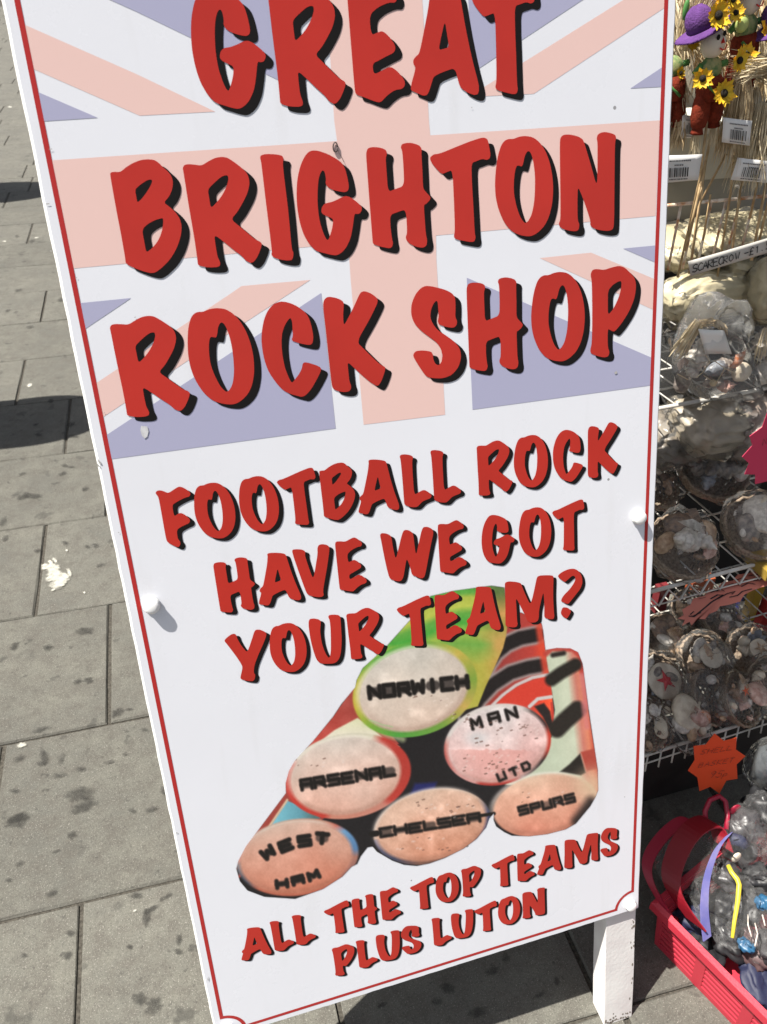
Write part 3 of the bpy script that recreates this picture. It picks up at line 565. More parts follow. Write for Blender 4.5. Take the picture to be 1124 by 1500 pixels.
def picture():
    X0, X1, Y0, Y1, st = 338., 884., 848., 1326., 1.05
    nx = int((X1 - X0) / st); ny = int((Y1 - Y0) / st)
    gx, gy = np.meshgrid(np.linspace(X0, X1, nx), np.linspace(Y0, Y1, ny)); rs = np.random.RandomState(3)
    def field(cell, amp, seed):
        r2 = np.random.RandomState(seed); h = int((Y1 - Y0) / cell) + 3; w_ = int((X1 - X0) / cell) + 3; a = r2.rand(h, w_) - .5
        fx = (gx - X0) / cell; fy = (gy - Y0) / cell; ix = fx.astype(int); iy = fy.astype(int); fx = fx - ix; fy = fy - iy
        fx = fx * fx * (3 - 2 * fx); fy = fy * fy * (3 - 2 * fy)
        return amp * ((a[iy, ix] * (1 - fx) + a[iy, ix + 1] * fx) * (1 - fy) + (a[iy + 1, ix] * (1 - fx) + a[iy + 1, ix + 1] * fx) * fy)
    n1 = field(40, 2, 1); n2 = field(14, 2, 2); n3 = field(5, 2, 5); n4 = field(2.2, 2, 8)
    img = np.zeros((ny, nx, 3)); C = lambda *c: np.array(c, float)
    img[:] = (30, 28, 31)
    def segd(x, y, a, b_):
        ax, ay = a; bx, by = b_; dx, dy = bx - ax, by - ay; t = np.clip(((x - ax) * dx + (y - ay) * dy) / (dx * dx + dy * dy + 1e-9), 0, 1)
        return np.hypot(x - ax - t * dx, y - ay - t * dy)
    def sdf(P):
        d = np.full(gx.shape, 1e9); ins = np.zeros(gx.shape, bool)
        for i in range(len(P)):
            a, b_ = P[i], P[(i + 1) % len(P)]; d = np.minimum(d, segd(gx, gy, a, b_))
            if a[1] != b_[1]:
                c = ((a[1] > gy) != (b_[1] > gy)) & (gx < (b_[0] - a[0]) * (gy - a[1]) / (b_[1] - a[1]) + a[0]); ins ^= c
        return np.where(ins, d, -d)
    def put(mask, col):
        m = np.clip(mask, 0, 1)[..., None]; img[:] = img * (1 - m) + np.asarray(col, float) * m
    def pg(P, col, soft=1.2): put(sdf(P) / soft + .5, col)
    def ln(P, wd, col, soft=1.2, a=1.):
        d = np.full(gx.shape, 1e9)
        for i in range(len(P) - 1): d = np.minimum(d, segd(gx, gy, P[i], P[i + 1]))
        put(((wd / 2 - d) / soft + .5).clip(0, 1) * a, col)
    def eld(cx, cy, rx, ry, ang):
        a = math.radians(ang); x = (gx - cx) * math.cos(a) + (gy - cy) * math.sin(a); y = -(gx - cx) * math.sin(a) + (gy - cy) * math.cos(a)
        r = np.hypot(x / rx, y / ry); return (1 - r) * min(rx, ry), x / rx, y / ry, np.degrees(np.arctan2(-y / ry, x / rx))
    def ramp(t, stops):
        o = np.zeros(gx.shape + (3,))
        for k in range(3): o[..., k] = np.interp(t, [s[0] for s in stops], [s[1][k] for s in stops])
        return o
    def sm(a, b_, x): t = np.clip((x - a) / (b_ - a), 0, 1); return t * t * (3 - 2 * t)
    # --- sides of the sticks
    pg([(418, 1162), (346, 1272), (360, 1240), (419, 1160), (455, 1120), (500, 1180), (420, 1240), (345, 1290)], (150, 62, 55), 2)
    pg([(346, 1275), (361, 1240), (422, 1157), (470, 1190), (400, 1225)], (152, 66, 58), 2)
    pg([(393, 1216), (421, 1173), (450, 1186), (470, 1199), (430, 1206)], ramp(gx, [(395, (122, 190, 205)), (440, (95, 150, 165)), (460, (80, 110, 110))]), 2)
    ln([(391, 1216), (421, 1172)], 3, (205, 180, 150), 2)
    pg([(418, 1160), (423, 1128), (458, 1086), (488, 1050), (520, 1004), (540, 1040), (585, 1090), (470, 1120)], ramp(gx - gy, [(-700, (205, 75, 60)), (-600, (178, 70, 62)), (-520, (160, 70, 62))]) + n2[..., None] * 8, 2)
    pg([(455, 1097), (490, 1070), (524, 1052), (540, 1062), (560, 1080), (586, 1094), (540, 1115), (470, 1110)], ramp(gy, [(1050, (205, 205, 165)), (1075, (218, 212, 190)), (1100, (205, 195, 175))]) + n2[..., None] * 6, 2.5)
    ln([(535, 1060), (560, 1073), (590, 1083)], 9, (190, 200, 150), 6, .6)
    # man utd side
    pg([(741, 893), (765, 898), (793, 913), (796, 923), (799, 952), (804, 985), (808, 1010), (813, 1062), (806, 1084), (760, 1060), (690, 1052), (706, 1000), (722, 980), (735, 950)], ramp(gx, [(700, (120, 48, 44)), (740, (150, 58, 54)), (780, (178, 62, 54)), (795, (212, 70, 48)), (810, (226, 92, 60))]) + (sm(990, 1030, gy) * 18)[..., None] * C(1, .2, 0), 2)
    for P, wd in (([(690, 1030), (704, 995), (716, 972), (726, 957), (742, 944), (762, 935), (788, 930)], 21), ([(684, 1052), (702, 1024), (722, 1003), (748, 986), (774, 978), (792, 975)], 20)):
        ln(P, wd + 7, (150, 140, 138), 4, .9); ln(P, wd - 1, (33, 29, 30), 4)
    ln([(790, 920), (800, 985)], 10, (205, 70, 50), 6, .85)
    ln([(722, 1033), (736, 1019), (756, 1004), (780, 993), (806, 988)], 4.5, (196, 186, 184), 2.2)
    pg([(728, 1030), (742, 1017), (762, 1004), (782, 996), (806, 991), (809, 1018), (795, 1022), (778, 1034), (740, 1034)], (203, 62, 48), 2)
    ln([(776, 1035), (788, 1024), (808, 1021)], 5, (200, 192, 190), 2)
    pg([(783, 1035), (797, 1030), (806, 1042), (810, 1062), (806, 1072), (795, 1050)], (40, 34, 34), 3); ln([(808, 1030), (811, 1060)], 3, (190, 60, 50), 1.5)
    # spurs side
    pg([(799, 953), (815, 949), (836, 950), (847, 956), (854, 972), (862, 1039), (876, 1128), (877, 1165), (800, 1150), (740, 1150), (770, 1120), (808, 1080), (813, 1040)], ramp(gx + .12 * (1050 - gy), [(805, (186, 196, 172)), (838, (196, 202, 178)), (850, (196, 120, 105)), (858, (214, 130, 100)), (866, (190, 78, 62))]) + n2[..., None] * 6, 2)
    ln([(800, 958), (808, 951), (840, 951), (850, 962), (853, 985)], 8, (176, 62, 54), 4, .9)
    ln([(810, 960), (826, 957)], 7, (45, 38, 36), 4); ln([(808, 996), (822, 986), (843, 974)], 19, (36, 33, 30), 5); ln([(816, 1068), (828, 1056), (846, 1040)], 26, (40, 36, 33), 5)
    ln([(855, 1030), (860, 1065)], 8, (205, 120, 120), 5, .7); ln([(853, 990), (857, 1015), (860, 1035)], 9, (196, 110, 112), 4, .7)
    pg([(820, 1131), (834, 1120), (850, 1104), (858, 1132), (851, 1136)], (36, 33, 30), 3)
    pg([(851, 1102), (873, 1096), (876, 1126), (860, 1130)], (168, 70, 58), 3)
    # green and yellow stick
    tt = gy + .20 * (gx - 620) + n1 * 7 + 3 * np.sin(gx / 17)
    cy_ = ramp(tt, [(850, (82, 140, 62)), (872, (72, 152, 62)), (886, (92, 158, 66)), (894, (168, 178, 74)), (908, (176, 186, 78)), (918, (96, 158, 66)), (932, (74, 158, 62)), (944, (150, 175, 72)), (960, (110, 160, 70)), (985, (170, 165, 70))])
    og = sm(690, 735, gx - .1 * (gy - 900) + n2 * 8)[..., None]; cy_ = cy_ * (1 - og) + ramp(tt, [(850, (86, 120, 66)), (885, (90, 112, 62)), (915, (196, 148, 84)), (935, (150, 142, 70)), (955, (190, 152, 84)), (1000, (192, 150, 78)), (1060, (150, 140, 60))]) * og
    pg([(522, 997), (531, 979), (547, 964), (567, 946), (601, 908), (631, 873), (666, 865), (720, 858), (741, 861), (745, 900), (742, 930), (737, 950), (726, 975), (712, 1005), (700, 1035), (610, 1060)], cy_ + n3[..., None] * 4, 2)
    # small navy patch
    pg([(600, 1165), (608, 1148), (640, 1146), (636, 1160)], (34, 38, 92), 5)
    # --- faces ------------------------------------------------------------
    def face(cx, cy, rx, ry, ang, rim, inner, top, bot, soft=2.2, grain=5):
        d, x, y, th = eld(cx, cy, rx, ry, ang); rc = rim(th); put(d / soft + .5, rc)
        e = max(rx, ry) / 100.
        d2, x2, y2, t2 = eld(*inner, ang); col = ramp(y2 + n1 * .3, [(-1, top), (0, (C(*top) + C(*bot)) / 2), (1, bot)])
        col = col * 1.04 + (n2 * grain * 1.5 + n3 * grain * .7 + n4 * grain * .35)[..., None] + ((1 - np.hypot(x2 + .15, y2 + .35)) * 16)[..., None] + (np.clip(n2 * .5 + n1 * .6 - .35, 0, 1) * 34)[..., None]
        put(d2 / 4. + .5, col); put(np.exp(-((d2 + 1.5) / 2.6) ** 2) * np.clip(-(y2 + x2 * .4) * 1.3, 0, 1) * .5, C(232, 222, 212)); put(np.exp(-((d2 - 3) / 4.5) ** 2) * np.clip(y2 * 1.1 + .1, 0, 1) * .28, C(120, 84, 70))
    R3 = lambda s: (lambda th: ramp(th, s))
    face(608, 1010, 93, 68, -17, R3([(-180, (186, 170, 62)), (-150, (120, 160, 60)), (-120, (76, 150, 62)), (-75, (110, 150, 62)), (-45, (190, 160, 84)), (-10, (120, 150, 60)), (30, (186, 166, 76)), (80, (86, 158, 66)), (120, (96, 160, 66)), (150, (176, 170, 66)), (180, (186, 170, 62))]),
         (606, 1010, 82, 60), (182, 176, 166), (202, 180, 164))
    face(510, 1137, 93, 62, -10, R3([(-180, (188, 58, 50)), (-120, (186, 60, 50)), (-112, (196, 130, 110)), (-60, (190, 125, 110)), (-50, (178, 58, 50)), (0, (168, 56, 48)), (48, (176, 56, 48)), (60, (200, 196, 172)), (140, (202, 196, 178)), (150, (180, 58, 50)), (180, (188, 58, 50))]),
         (506, 1137, 82, 56), (188, 176, 166), (212, 166, 148))
    face(729, 1091, 79, 59, -12, R3([(-180, (168, 60, 54)), (-150, (205, 150, 145)), (-125, (205, 150, 145)), (-118, (172, 58, 52)), (-80, (172, 58, 52)), (-70, (160, 140, 138)), (-40, (40, 36, 36)), (-22, (184, 60, 48)), (0, (190, 62, 48)), (14, (70, 50, 50)), (40, (60, 48, 48)), (52, (188, 178, 176)), (150, (176, 172, 172)), (165, (165, 56, 50)), (180, (168, 60, 54))]),
         (729, 1091, 74, 55), (202, 194, 192), (216, 166, 160), 2, 9)
    d, x, y, th = eld(729, 1091, 73, 54, -12); lo_ = sm(0, 3, gy - (1096 + .02 * (gx - 700) + n3 * 2)) * sm(0, 4, d) * sm(1., .2, np.hypot(x - .0, y - .1) * .7)
    put(lo_ * .55 * (1 - sm(755, 800, gx)), C(214, 142, 132)); put(sm(30, 0, np.hypot(gx - 700, (gy - 1082) * 1.6)) * .6, C(190, 200, 202))
    face(800, 1180, 77, 46, -10, R3([(-180, (205, 140, 112)), (-75, (190, 118, 96)), (-60, (40, 36, 36)), (-14, (40, 36, 36)), (-6, (210, 170, 140)), (90, (196, 178, 150)), (180, (200, 150, 122))]),
         (796, 1179, 74, 44), (196, 164, 140), (204, 130, 108))
    put(sm(40, 0, np.hypot(gx - 868, gy - 1150)) * .8, C(206, 180, 150)); put(sm(16, 0, segd(gx, gy, (846, 1203), (866, 1176))) * .95, C(38, 34, 34))
    face(633, 1211, 87, 54, -13, R3([(-180, (120, 112, 130)), (-140, (60, 66, 90)), (-110, (120, 84, 72)), (-60, (40, 40, 44)), (-30, (44, 52, 96)), (0, (60, 66, 96)), (30, (190, 160, 140)), (180, (180, 150, 135))]),
         (632, 1209, 82, 51), (198, 168, 148), (200, 138, 112), 2, 8)
    face(436, 1256, 90, 56, -8, R3([(-180, (80, 84, 96)), (-150, (70, 76, 90)), (-135, (178, 96, 76)), (-50, (178, 96, 76)), (-40, (140, 96, 92)), (-12, (160, 110, 96)), (0, (84, 120, 160)), (32, (96, 140, 180)), (44, (180, 92, 78)), (60, (176, 130, 110)), (120, (170, 140, 122)), (150, (166, 80, 64)), (172, (160, 70, 60)), (180, (80, 84, 96))]),
         (434, 1257, 83, 52), (186, 154, 138), (196, 118, 94), 2.5, 4)
    # --- letters run through the sticks
    def word(txt, a, b_, h, wd, lw, col=(26, 23, 23), al=1., arc=0., blob=.55):
        a = np.array(a, float); b_ = np.array(b_, float); dx = (b_ - a) / (len(txt) - 1 if len(txt) > 1 else 1)
        for i, ch in enumerate(txt):
            f = i / (len(txt) - 1); t = dx / np.linalg.norm(dx); k = arc * (f - .5) * 2; ct, st_ = math.cos(k), math.sin(k); t = np.array([t[0] * ct - t[1] * st_, t[0] * st_ + t[1] * ct]); up = np.array([t[1], -t[0]])
            c = a + dx * i + np.array([0, 1.]) * (abs(arc) * 9 * (f - .5) ** 2 * 4 * (1 if arc > 0 else -1))
            j = rs.uniform(-.6, .6, 2); o = c + j - t * wd / 2 - up * h / 2
            if blob: ln([c - t * wd * .24, c + t * wd * .24], h * .86, (50, 44, 43), 3.5, blob)
            for s_ in BLK[ch]: ln([tuple(o + t * wd * p[0] + up * h * p[1]) for p in s_], lw, col, 2.8, al)
    word('NORWICH', (549, 1014), (677, 1000), 16.5, 15.5, 6.8, blob=.85)
    word('ARSENAL', (449, 1149), (570, 1130), 14, 15, 5.6, blob=.8)
    word('MAN', (698, 1059), (749, 1045), 14, 14, 5.2, blob=.2); word('UTD', (735, 1138), (771, 1123), 10, 10.5, 4.2, blob=.2)
    word('CHELSEA', (566, 1219), (694, 1199), 11.5, 17, 5.0, blob=.75); ln([(545, 1222), (552, 1221)], 9, (26, 23, 23), 2); ln([(704, 1195), (724, 1192)], 5, (26, 23, 23), 2)
    word('SPURS', (767, 1187), (835, 1170), 11, 12.5, 4.7, blob=.6)
    word('WEST', (393, 1246), (472, 1225), 13, 16, 7, arc=.36, blob=.75); word('HAM', (413, 1296), (460, 1284), 10, 15, 6.2, arc=-.12, blob=.75)
    # air holes and glints in the sugar
    for (cx, cy, rx, ry, nn) in ((640, 1040, 50, 22, 9), (735, 1075, 55, 18, 26), (720, 1118, 45, 16, 24), (650, 1185, 45, 14, 14), (620, 1237, 40, 12, 8), (470, 1115, 40, 10, 5), (800, 1168, 40, 10, 4)):
        for _ in range(nn):
            x, y = cx + rs.uniform(-rx, rx), cy + rs.uniform(-ry, ry); q = rs.uniform(.5, 1.5); ln([(x, y), (x + 2.2 * q, y - .8)], 1.5 * q, (105, 76, 66), 1.5, .75)
            x, y = cx + rs.uniform(-rx, rx), cy + rs.uniform(-ry, ry); ln([(x, y), (x + 2, y - 1)], 1.6, (226, 212, 205), 2, .5)
    ln([(542, 1055), (560, 1062), (575, 1065)], 2, (150, 190, 130), 2, .6)
    img[:] = img + (n4 * 3)[..., None]
    out = [(346.4,1272.8),(349.4,1261.5),(360.7,1240),(419,1162),(418.6,1148),(423.5,1130),(432.3,1114.6),(458.7,1086),(488,1050),(500,1031.8),(520.6,1007),(522.5,996.6),(531.3,979),(547,965),(566.5,946.7),(600.8,908.5),(631,873.3),(666,865.4),(720,858),(739,860.7),(742,893),(765,898),(793.5,913.4),(795.7,923.4),(799,952.3),(815.7,949.4),(835.7,950),(846.9,955.6),(853.5,972.3),(862.4,1039),(875.8,1128),(876.3,1157.5),(872.4,1167.6),(864.8,1181),(843.7,1206.5),(828.5,1215),(801.4,1222),(776,1225),(749.9,1224.2),(738.9,1219),(727,1210.7),(723.2,1201.4),(723.7,1191.3),(716.8,1199),(712.2,1212),(698.2,1229),(679.5,1243),(651.5,1257),(629,1265),(610.3,1268.6),(591.7,1266.8),(574.8,1260.8),(552.4,1247.7),(545.9,1240.2),(538.4,1241.5),(528.5,1254.4),(523.4,1265.6),(515.2,1269.7),(501.9,1284),(473.2,1302.4),(432.3,1316.8),(387.3,1313.7),(362.7,1304.5),(351.5,1291)]
    m = np.clip(sdf(out) / 1.3 + .5, 0, 1)[..., None]
    v = np.clip(img, 0, 255) / 255.; lv = np.where(v <= .04045, v / 12.92, ((v + .055) / 1.055) ** 2.4) * (.80 / lin(226))
    keep = sdf(out) > -3
    idx = np.full(gx.shape, -1); idx[keep] = np.arange(keep.sum())
    d = HB[6] * gx + HB[7] * gy + 1; u = (HB[0] * gx + HB[1] * gy + HB[2]) / d; vv = (HB[3] * gx + HB[4] * gy + HB[5]) / d
    P = np.array(BL)[None] + u[keep][:, None] * np.array(UX) + vv[keep][:, None] * np.array(UV) + .00025 * np.array(UN) - np.array(sign.location)
    q = np.stack([idx[:-1, :-1], idx[1:, :-1], idx[1:, 1:], idx[:-1, 1:]], -1).reshape(-1, 4); q = q[(q >= 0).all(1)]
    me = bpy.data.meshes.new('picture_print'); me.vertices.add(len(P)); me.vertices.foreach_set('co', P.astype(np.float32).ravel())
    me.loops.add(len(q) * 4); me.loops.foreach_set('vertex_index', q.ravel().astype(np.int32)); me.polygons.add(len(q))
    me.polygons.foreach_set('loop_start', np.arange(0, len(q) * 4, 4, dtype=np.int32)); me.polygons.foreach_set('loop_total', np.full(len(q), 4, dtype=np.int32)); me.update(calc_edges=True)
    at = me.color_attributes.new('ink', 'FLOAT_COLOR', 'POINT'); c4 = np.ones((len(P), 4), np.float32); c4[:, :3] = lv[keep]; c4[:, 3] = m[..., 0][keep]; at.data.foreach_set('color', c4.ravel())
    m_ = bpy.data.materials.new('printed_picture'); m_.use_nodes = True; p = m_.node_tree.nodes['Principled BSDF']; a_ = m_.node_tree.nodes.new('ShaderNodeAttribute'); a_.attribute_name = 'ink'
    m_.node_tree.links.new(a_.outputs['Color'], p.inputs['Base Color']); m_.node_tree.links.new(a_.outputs['Alpha'], p.inputs['Alpha']); p.inputs['Roughness'].default_value = .3; p.inputs['Specular IOR Level'].default_value = .4
    me.materials.append(m_); o = bpy.data.objects.new('picture_print', me); COL.objects.link(o); o.parent = sign
    tag(o, 'printed picture of six cut sticks of lettered rock')
picture()
#@@RIGHT
# ------------------------------------------------------------------ unseen drums made up to cast the shadows left of the sign
m_caster = mat('caster_black', (.03, .032, .035), .45, .5, .2, 30)
def shadow_caster(x, y, wx, wy, h, label):
    t = empty('shadow_caster', (x, y, 0), label, 'shadow caster', 'unseen shadow casters left of the sign')
    for nm, r, z0, z1 in (('body', 1., .03, h - .28), ('hood', 1., h - .12, h), ('base', .9, 0, .03)):
        mb = MB(); N = 28; pr = [(r * .98, z0), (r, z0 + .01), (r, z1 - .03), (r * (.9 if nm == 'hood' else 1.), z1)]
        for q, z in pr: pass
        vs = [(x + wx / 2 * q * math.cos(6.2832 * j / N), y + wy / 2 * q * math.sin(6.2832 * j / N), z) for q, z in pr for j in range(N)]
        mb.add(vs, [(i * N + j, i * N + (j + 1) % N, (i + 1) * N + (j + 1) % N, (i + 1) * N + j) for i in range(3) for j in range(N)] + [tuple(range(3 * N, 4 * N)), tuple(range(N - 1, -1, -1))])
        mb.build(nm, m_caster, t, True)
    for j in range(4):
        a = math.pi / 4 + j * math.pi / 2; mb = MB(); mb.box((x + wx * .46 * math.cos(a), y + wy * .46 * math.sin(a), h - .2), (.05, .05, .18)); mb.build('post', m_caster, t)
shadow_caster(-.98, 2.27, .52, .36, 1.25, 'made-up unseen black drum casting the near shadow left of the sign')
shadow_caster(-1.35, 5.55, .8, .55, 1.25, 'made-up unseen black drum far up the pavement, behind the nearer one')

# ------------------------------------------------------------------ display rack of white coated wire
m_wire = mat('white_wire', (.62, .61, .57), .4, .5, 0, 50, .2, 300, var2=(.50, .47, .42))
m_rust = mat('rusty_white_wire', (.74, .70, .62), .5, .4, 0, 60, .3, 300, var2=(.42, .17, .05))
m_dark = mat('dark_back', (.035, .033, .031), .8, .2, .3, 20)  # near-black; on the rack boards it stands in for shade
m_box = mat('cream_board', (.47, .44, .36), .6, .3, .15, 8)
rack = empty('display_rack', (.95, .5, 0), 'tall white wire display rack full of souvenirs right of the sign', 'display rack')
def rail(pts, r, parent, name='wire', m=None, n=6):
    mb = MB(); mb.tube(pts, r, n); return mb.build(name, m or m_wire, parent, True)
RD = Vector((1, .055, 0)).normalized()      # rack runs this way
def shelf(z, pl, depth, pitch=.038, cross=5, x1=1.45, x0=.62, lip=None):
    a = pl + RD * ((x0 - pl.x) / RD.x); b_ = pl + RD * ((x1 - pl.x) / RD.x)
    sh = rail([a, b_], .0032, rack, 'wire_shelf', n=8); bk = Vector((-.055, 1, 0)).normalized()
    k = 0; Ln = (b_ - a).length
    while k * pitch < Ln:
        p = a + RD * k * pitch; rail([p + Vector((0, 0, -.002)), p + bk * depth + Vector((0, 0, -.002))], .0013, sh); k += 1
    for j in range(1, cross + 1): rail([a + bk * depth * j / cross + Vector((0, 0, -.0048)), b_ + bk * depth * j / cross + Vector((0, 0, -.0048))], .0017, sh)
    return sh, a, b_
pC = Zp(950, 1105, .25); pB = Zp(960, 865, .57); pA = Zp(973, 597, .772); pT = Zp(978, 301, 1.053)
sC, aC, bC = shelf(.25, pC, .36); sB, aB, bB = shelf(.57, pB, .34, .042); sA, aA, bA = shelf(.772, pA, .30)
# zig-zag front of the middle shelf, bent lips under the others
zz = []
for k in range(22):
    p = aB + RD * (.018 * k + .02); zz.append(p + (Vector((0, -.004, -.001)) if k % 2 else Vector((0, -.012, -.020))))
rail(zz, .0019, sB, 'zigzag_wire')
rail([aB + Vector((0, -.01, -.02)), bB + Vector((0, -.01, -.02))], .0012, sB)
for k in range(22):
    p = aC + RD * (.026 * k + .012); rail([p, p + Vector((-.008, -.012, -.026))], .0016, sC)
rail([aC + Vector((-.004, -.006, -.014)), bC + Vector((-.004, -.006, -.014))], .0014, sC)
for q in (((1034, 594), (1006, 653)), ((1062, 592), (1038, 645)), ((1095, 592), (1070, 640)), ((1124, 592), (1102, 634)), ((1156, 588), (1136, 630))):
    rail([Yp(*q[0], pA.y - .002), Yp(*q[1], pA.y - .012)], .0021, sA)
# top basket rail with rust at the joints
ta = pT; tb = Zp(1124, 285, 1.053) + Vector((.25, 0, 0)); tt_ = rail([ta + (ta - tb) * .05, tb], .0024, rack, 'basket_rail', m_rust, 8)
for px in (989, 1016.5, 1043, 1069.5, 1095.5, 1122):
    p = ta + (tb - ta) * ((Zp(px, 295, 1.053).x - ta.x) / (tb.x - ta.x)); rail([p, p + Vector((0, .0, -.09))], .0019, tt_, 'wire', m_rust)
rail([Yp(1082, 296, ta.y - .003), Yp(1083, 285, ta.y - .004), Yp(1086, 278, ta.y - .006), Yp(1083, 273, ta.y), Yp(1076, 272, ta.y + .004)], .0022, tt_, 'hook')
# uprights, back board
for x in (.60, 1.46):
    for y in (.78,):
        mb = MB(); mb.box((x, y + (x - .6) * .055, .70), (.014, .014, 1.4)); mb.build('upright', m_wire, rack)
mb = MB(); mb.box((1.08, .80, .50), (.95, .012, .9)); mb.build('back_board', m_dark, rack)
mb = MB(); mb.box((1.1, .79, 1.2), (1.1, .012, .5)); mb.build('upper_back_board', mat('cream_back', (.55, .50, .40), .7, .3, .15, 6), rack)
mb = MB(); mb.box((1.06, .335, .115), (.88, .012, .225)); mb.build('under_shelf_shade', m_dark, rack)  # dark sheet put in for the shade under the lower shelf
bx_ = empty('cream_box', (.9, .6, .95), 'plain cream cardboard box behind the scarecrow sticks', 'box')
mb = MB(); zt=Yp(1050,185,.65).z; zl=Yp(1050,262,.65).z; zm=Yp(1050,335,.66).z; mb.box((1.02, .70, (zt+zl)/2), (.74, .10, zt-zl)); mb.build('body', m_box, bx_)
mb = MB(); mb.box((1.02, .698, zt), (.75, .112, .016)); mb.build('lid', mat('cream_lid', (.56, .54, .47), .55), bx_)
mb = MB(); mb.box((1.02, .71, (zm+zl)/2), (.74, .10, zl-zm-.002)); tag(mb.build('shaded_box_strip', mat('box_shade_grey', (.30, .285, .25), .7, .3, .2, 10)), 'grey strip standing in for the shaded lower part of the cream box', 'box')  # grey block painted as the shade low on the cream backing
# shop wall behind the rack
wall = empty('shop_wall', (1.5, 1.6, 0), 'dark recessed shop front behind the display rack', 'wall')
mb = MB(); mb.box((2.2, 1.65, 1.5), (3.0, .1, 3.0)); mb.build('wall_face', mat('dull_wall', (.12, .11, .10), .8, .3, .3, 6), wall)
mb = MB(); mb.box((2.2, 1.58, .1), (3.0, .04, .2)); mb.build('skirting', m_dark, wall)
mb = MB(); mb.box((1.75, .9, 1.35), (.08, 1.6, 2.7)); mb.build('sky_blocking_wall', mat('dull_side', (.09, .085, .08), .8, .3, .3, 6), wall)  # unseen wall added to cut skylight on the rack
aw = empty('skyshade', (1.2, 1.0, 2.5), 'unseen dark awning above the display rack', 'skyshade'); mb = MB()  # unseen canopy added to keep skylight off the rack
mb.add([(.42, .55, 2.25), (3.6, .55, 2.25), (3.6, 1.65, 2.75), (.42, 1.65, 2.75), (.42, .55, 2.24), (3.6, .55, 2.24), (3.6, 1.65, 2.74), (.42, 1.65, 2.74)], [(0, 1, 2, 3), (7, 6, 5, 4), (0, 4, 5, 1), (1, 5, 6, 2), (2, 6, 7, 3), (3, 7, 4, 0)]); mb.build('canvas', mat('skyshade_canvas', (.05, .05, .06), .8), aw)
mb = MB(); mb.box((2.01, .552, 2.17), (3.18, .006, .14)); mb.build('front_flap', mat('skyshade_flap', (.06, .055, .06), .8), aw)

# ------------------------------------------------------------------ handwriting
HW = {'S': [[(1,.85),(.6,1),(.1,.85),(.15,.6),(.8,.42),(.9,.15),(.5,0),(0,.12)]], 'C': [[(1,.85),(.55,1),(.1,.7),(.05,.3),(.45,0),(1,.12)]], 'A': [[(0,0),(.5,1),(1,0)],[(.2,.4),(.8,.4)]], 'R': [[(.05,0),(.05,1),(.8,.95),(.85,.6),(.1,.5),(.95,0)]],
      'E': [[(.95,1),(.05,1),(.05,0),(1,0)],[(.05,.52),(.8,.52)]], 'O': [[(.5,1),(.05,.7),(.05,.3),(.5,0),(.95,.3),(.95,.7),(.5,1)]], 'W': [[(0,1),(.25,0),(.5,.6),(.75,0),(1,1)]], 'N': [[(0,0),(.05,1),(.9,0),(1,1)]], '-': [[(0,.45),(1,.45)]],
      '£': [[(.95,.85),(.6,1),(.3,.8),(.35,.1),(.0,0),(1,0)],[(.05,.5),(.8,.5)]], '1': [[(.3,.8),(.6,1),(.6,0)]], '.': [[(.4,.02),(.5,.06)]], '5': [[(.95,1),(.2,1),(.15,.55),(.7,.6),(.95,.3),(.6,0),(.05,.08)]], '0': [[(.5,1),(.1,.6),(.15,.2),(.5,0),(.9,.3),(.9,.75),(.5,1)]],
      'H': [[(.05,0),(.05,1)],[(.05,.5),(.9,.5)],[(.9,0),(.95,1)]], 'L': [[(.05,1),(.05,0),(1,.03)]], 'B': [[(.05,0),(.05,1),(.7,.95),(.7,.6),(.1,.52),(.9,.4),(.8,.02),(.05,0)]], 'K': [[(.05,0),(.05,1)],[(.9,1),(.1,.45),(1,0)]], 'T': [[(0,1),(1,1)],[(.5,1),(.45,0)]],
      '9': [[(.9,.75),(.5,.5),(.1,.7),(.4,1),(.85,.9),(.9,.5),(.7,0)]], 'p': [[(.1,-.35),(.1,.6),(.8,.6),(.8,.2),(.15,.15)]], ' ': []}
def scrawl(txt, P, size, wd, name, m, parent, adv=1.25, nrm=None):
    """P(x, y) maps text space (units of letter height) to world; letters 0.7 wide"""
    mb = MB(); x = 0
    for ch in txt:
        for st in HW[ch]:
            j = lambda: rnd.uniform(-.03, .03)
            pts = [P((x + (a * .68 + j())) * size, (b2 + j()) * size) for a, b2 in st]
            mb.ribbon(pts, wd, nrm)
        x += adv * .7
    return mb.build(name, m, parent)
m_ink = mat('marker_ink', (.02, .02, .022), .6); m_paper = mat('white_paper', (.80, .79, .77), .6, .2)
def quad_card(name, P4, m, parent, th=.0006):
    P4 = [Vector(p) for p in P4]; n_ = (P4[1] - P4[0]).cross(P4[3] - P4[0]).normalized()
    if n_.dot(CAM - P4[0]) < 0: n_ = -n_
    mb = MB(); nx, ny = 6, 4; vs = []
    for s_ in (0, 1):
        for j in range(ny + 1):
            for i in range(nx + 1):
                u, v = i / nx, j / ny; p = P4[0].lerp(P4[1], u).lerp(P4[3].lerp(P4[2], u), v); vs.append(p + n_ * (.0012 * math.sin(3 * u + 2 * v) - s_ * th))
    N = (nx + 1) * (ny + 1); fs = []
    for j in range(ny):
        for i in range(nx):
            a = j * (nx + 1) + i; fs += [(a, a + 1, a + nx + 2, a + nx + 1), (N + a, N + a + nx + 1, N + a + nx + 2, N + a + 1)]
    per = [i for i in range(nx + 1)] + [j * (nx + 1) + nx for j in range(1, ny + 1)] + [ny * (nx + 1) + i for i in range(nx - 1, -1, -1)] + [j * (nx + 1) for j in range(ny - 1, 0, -1)]
    for k in range(len(per)): a, c = per[k], per[(k + 1) % len(per)]; fs.append((a, N + a, N + c, c))
    mb.add(vs, fs); return mb.build(name, m, parent, True), n_

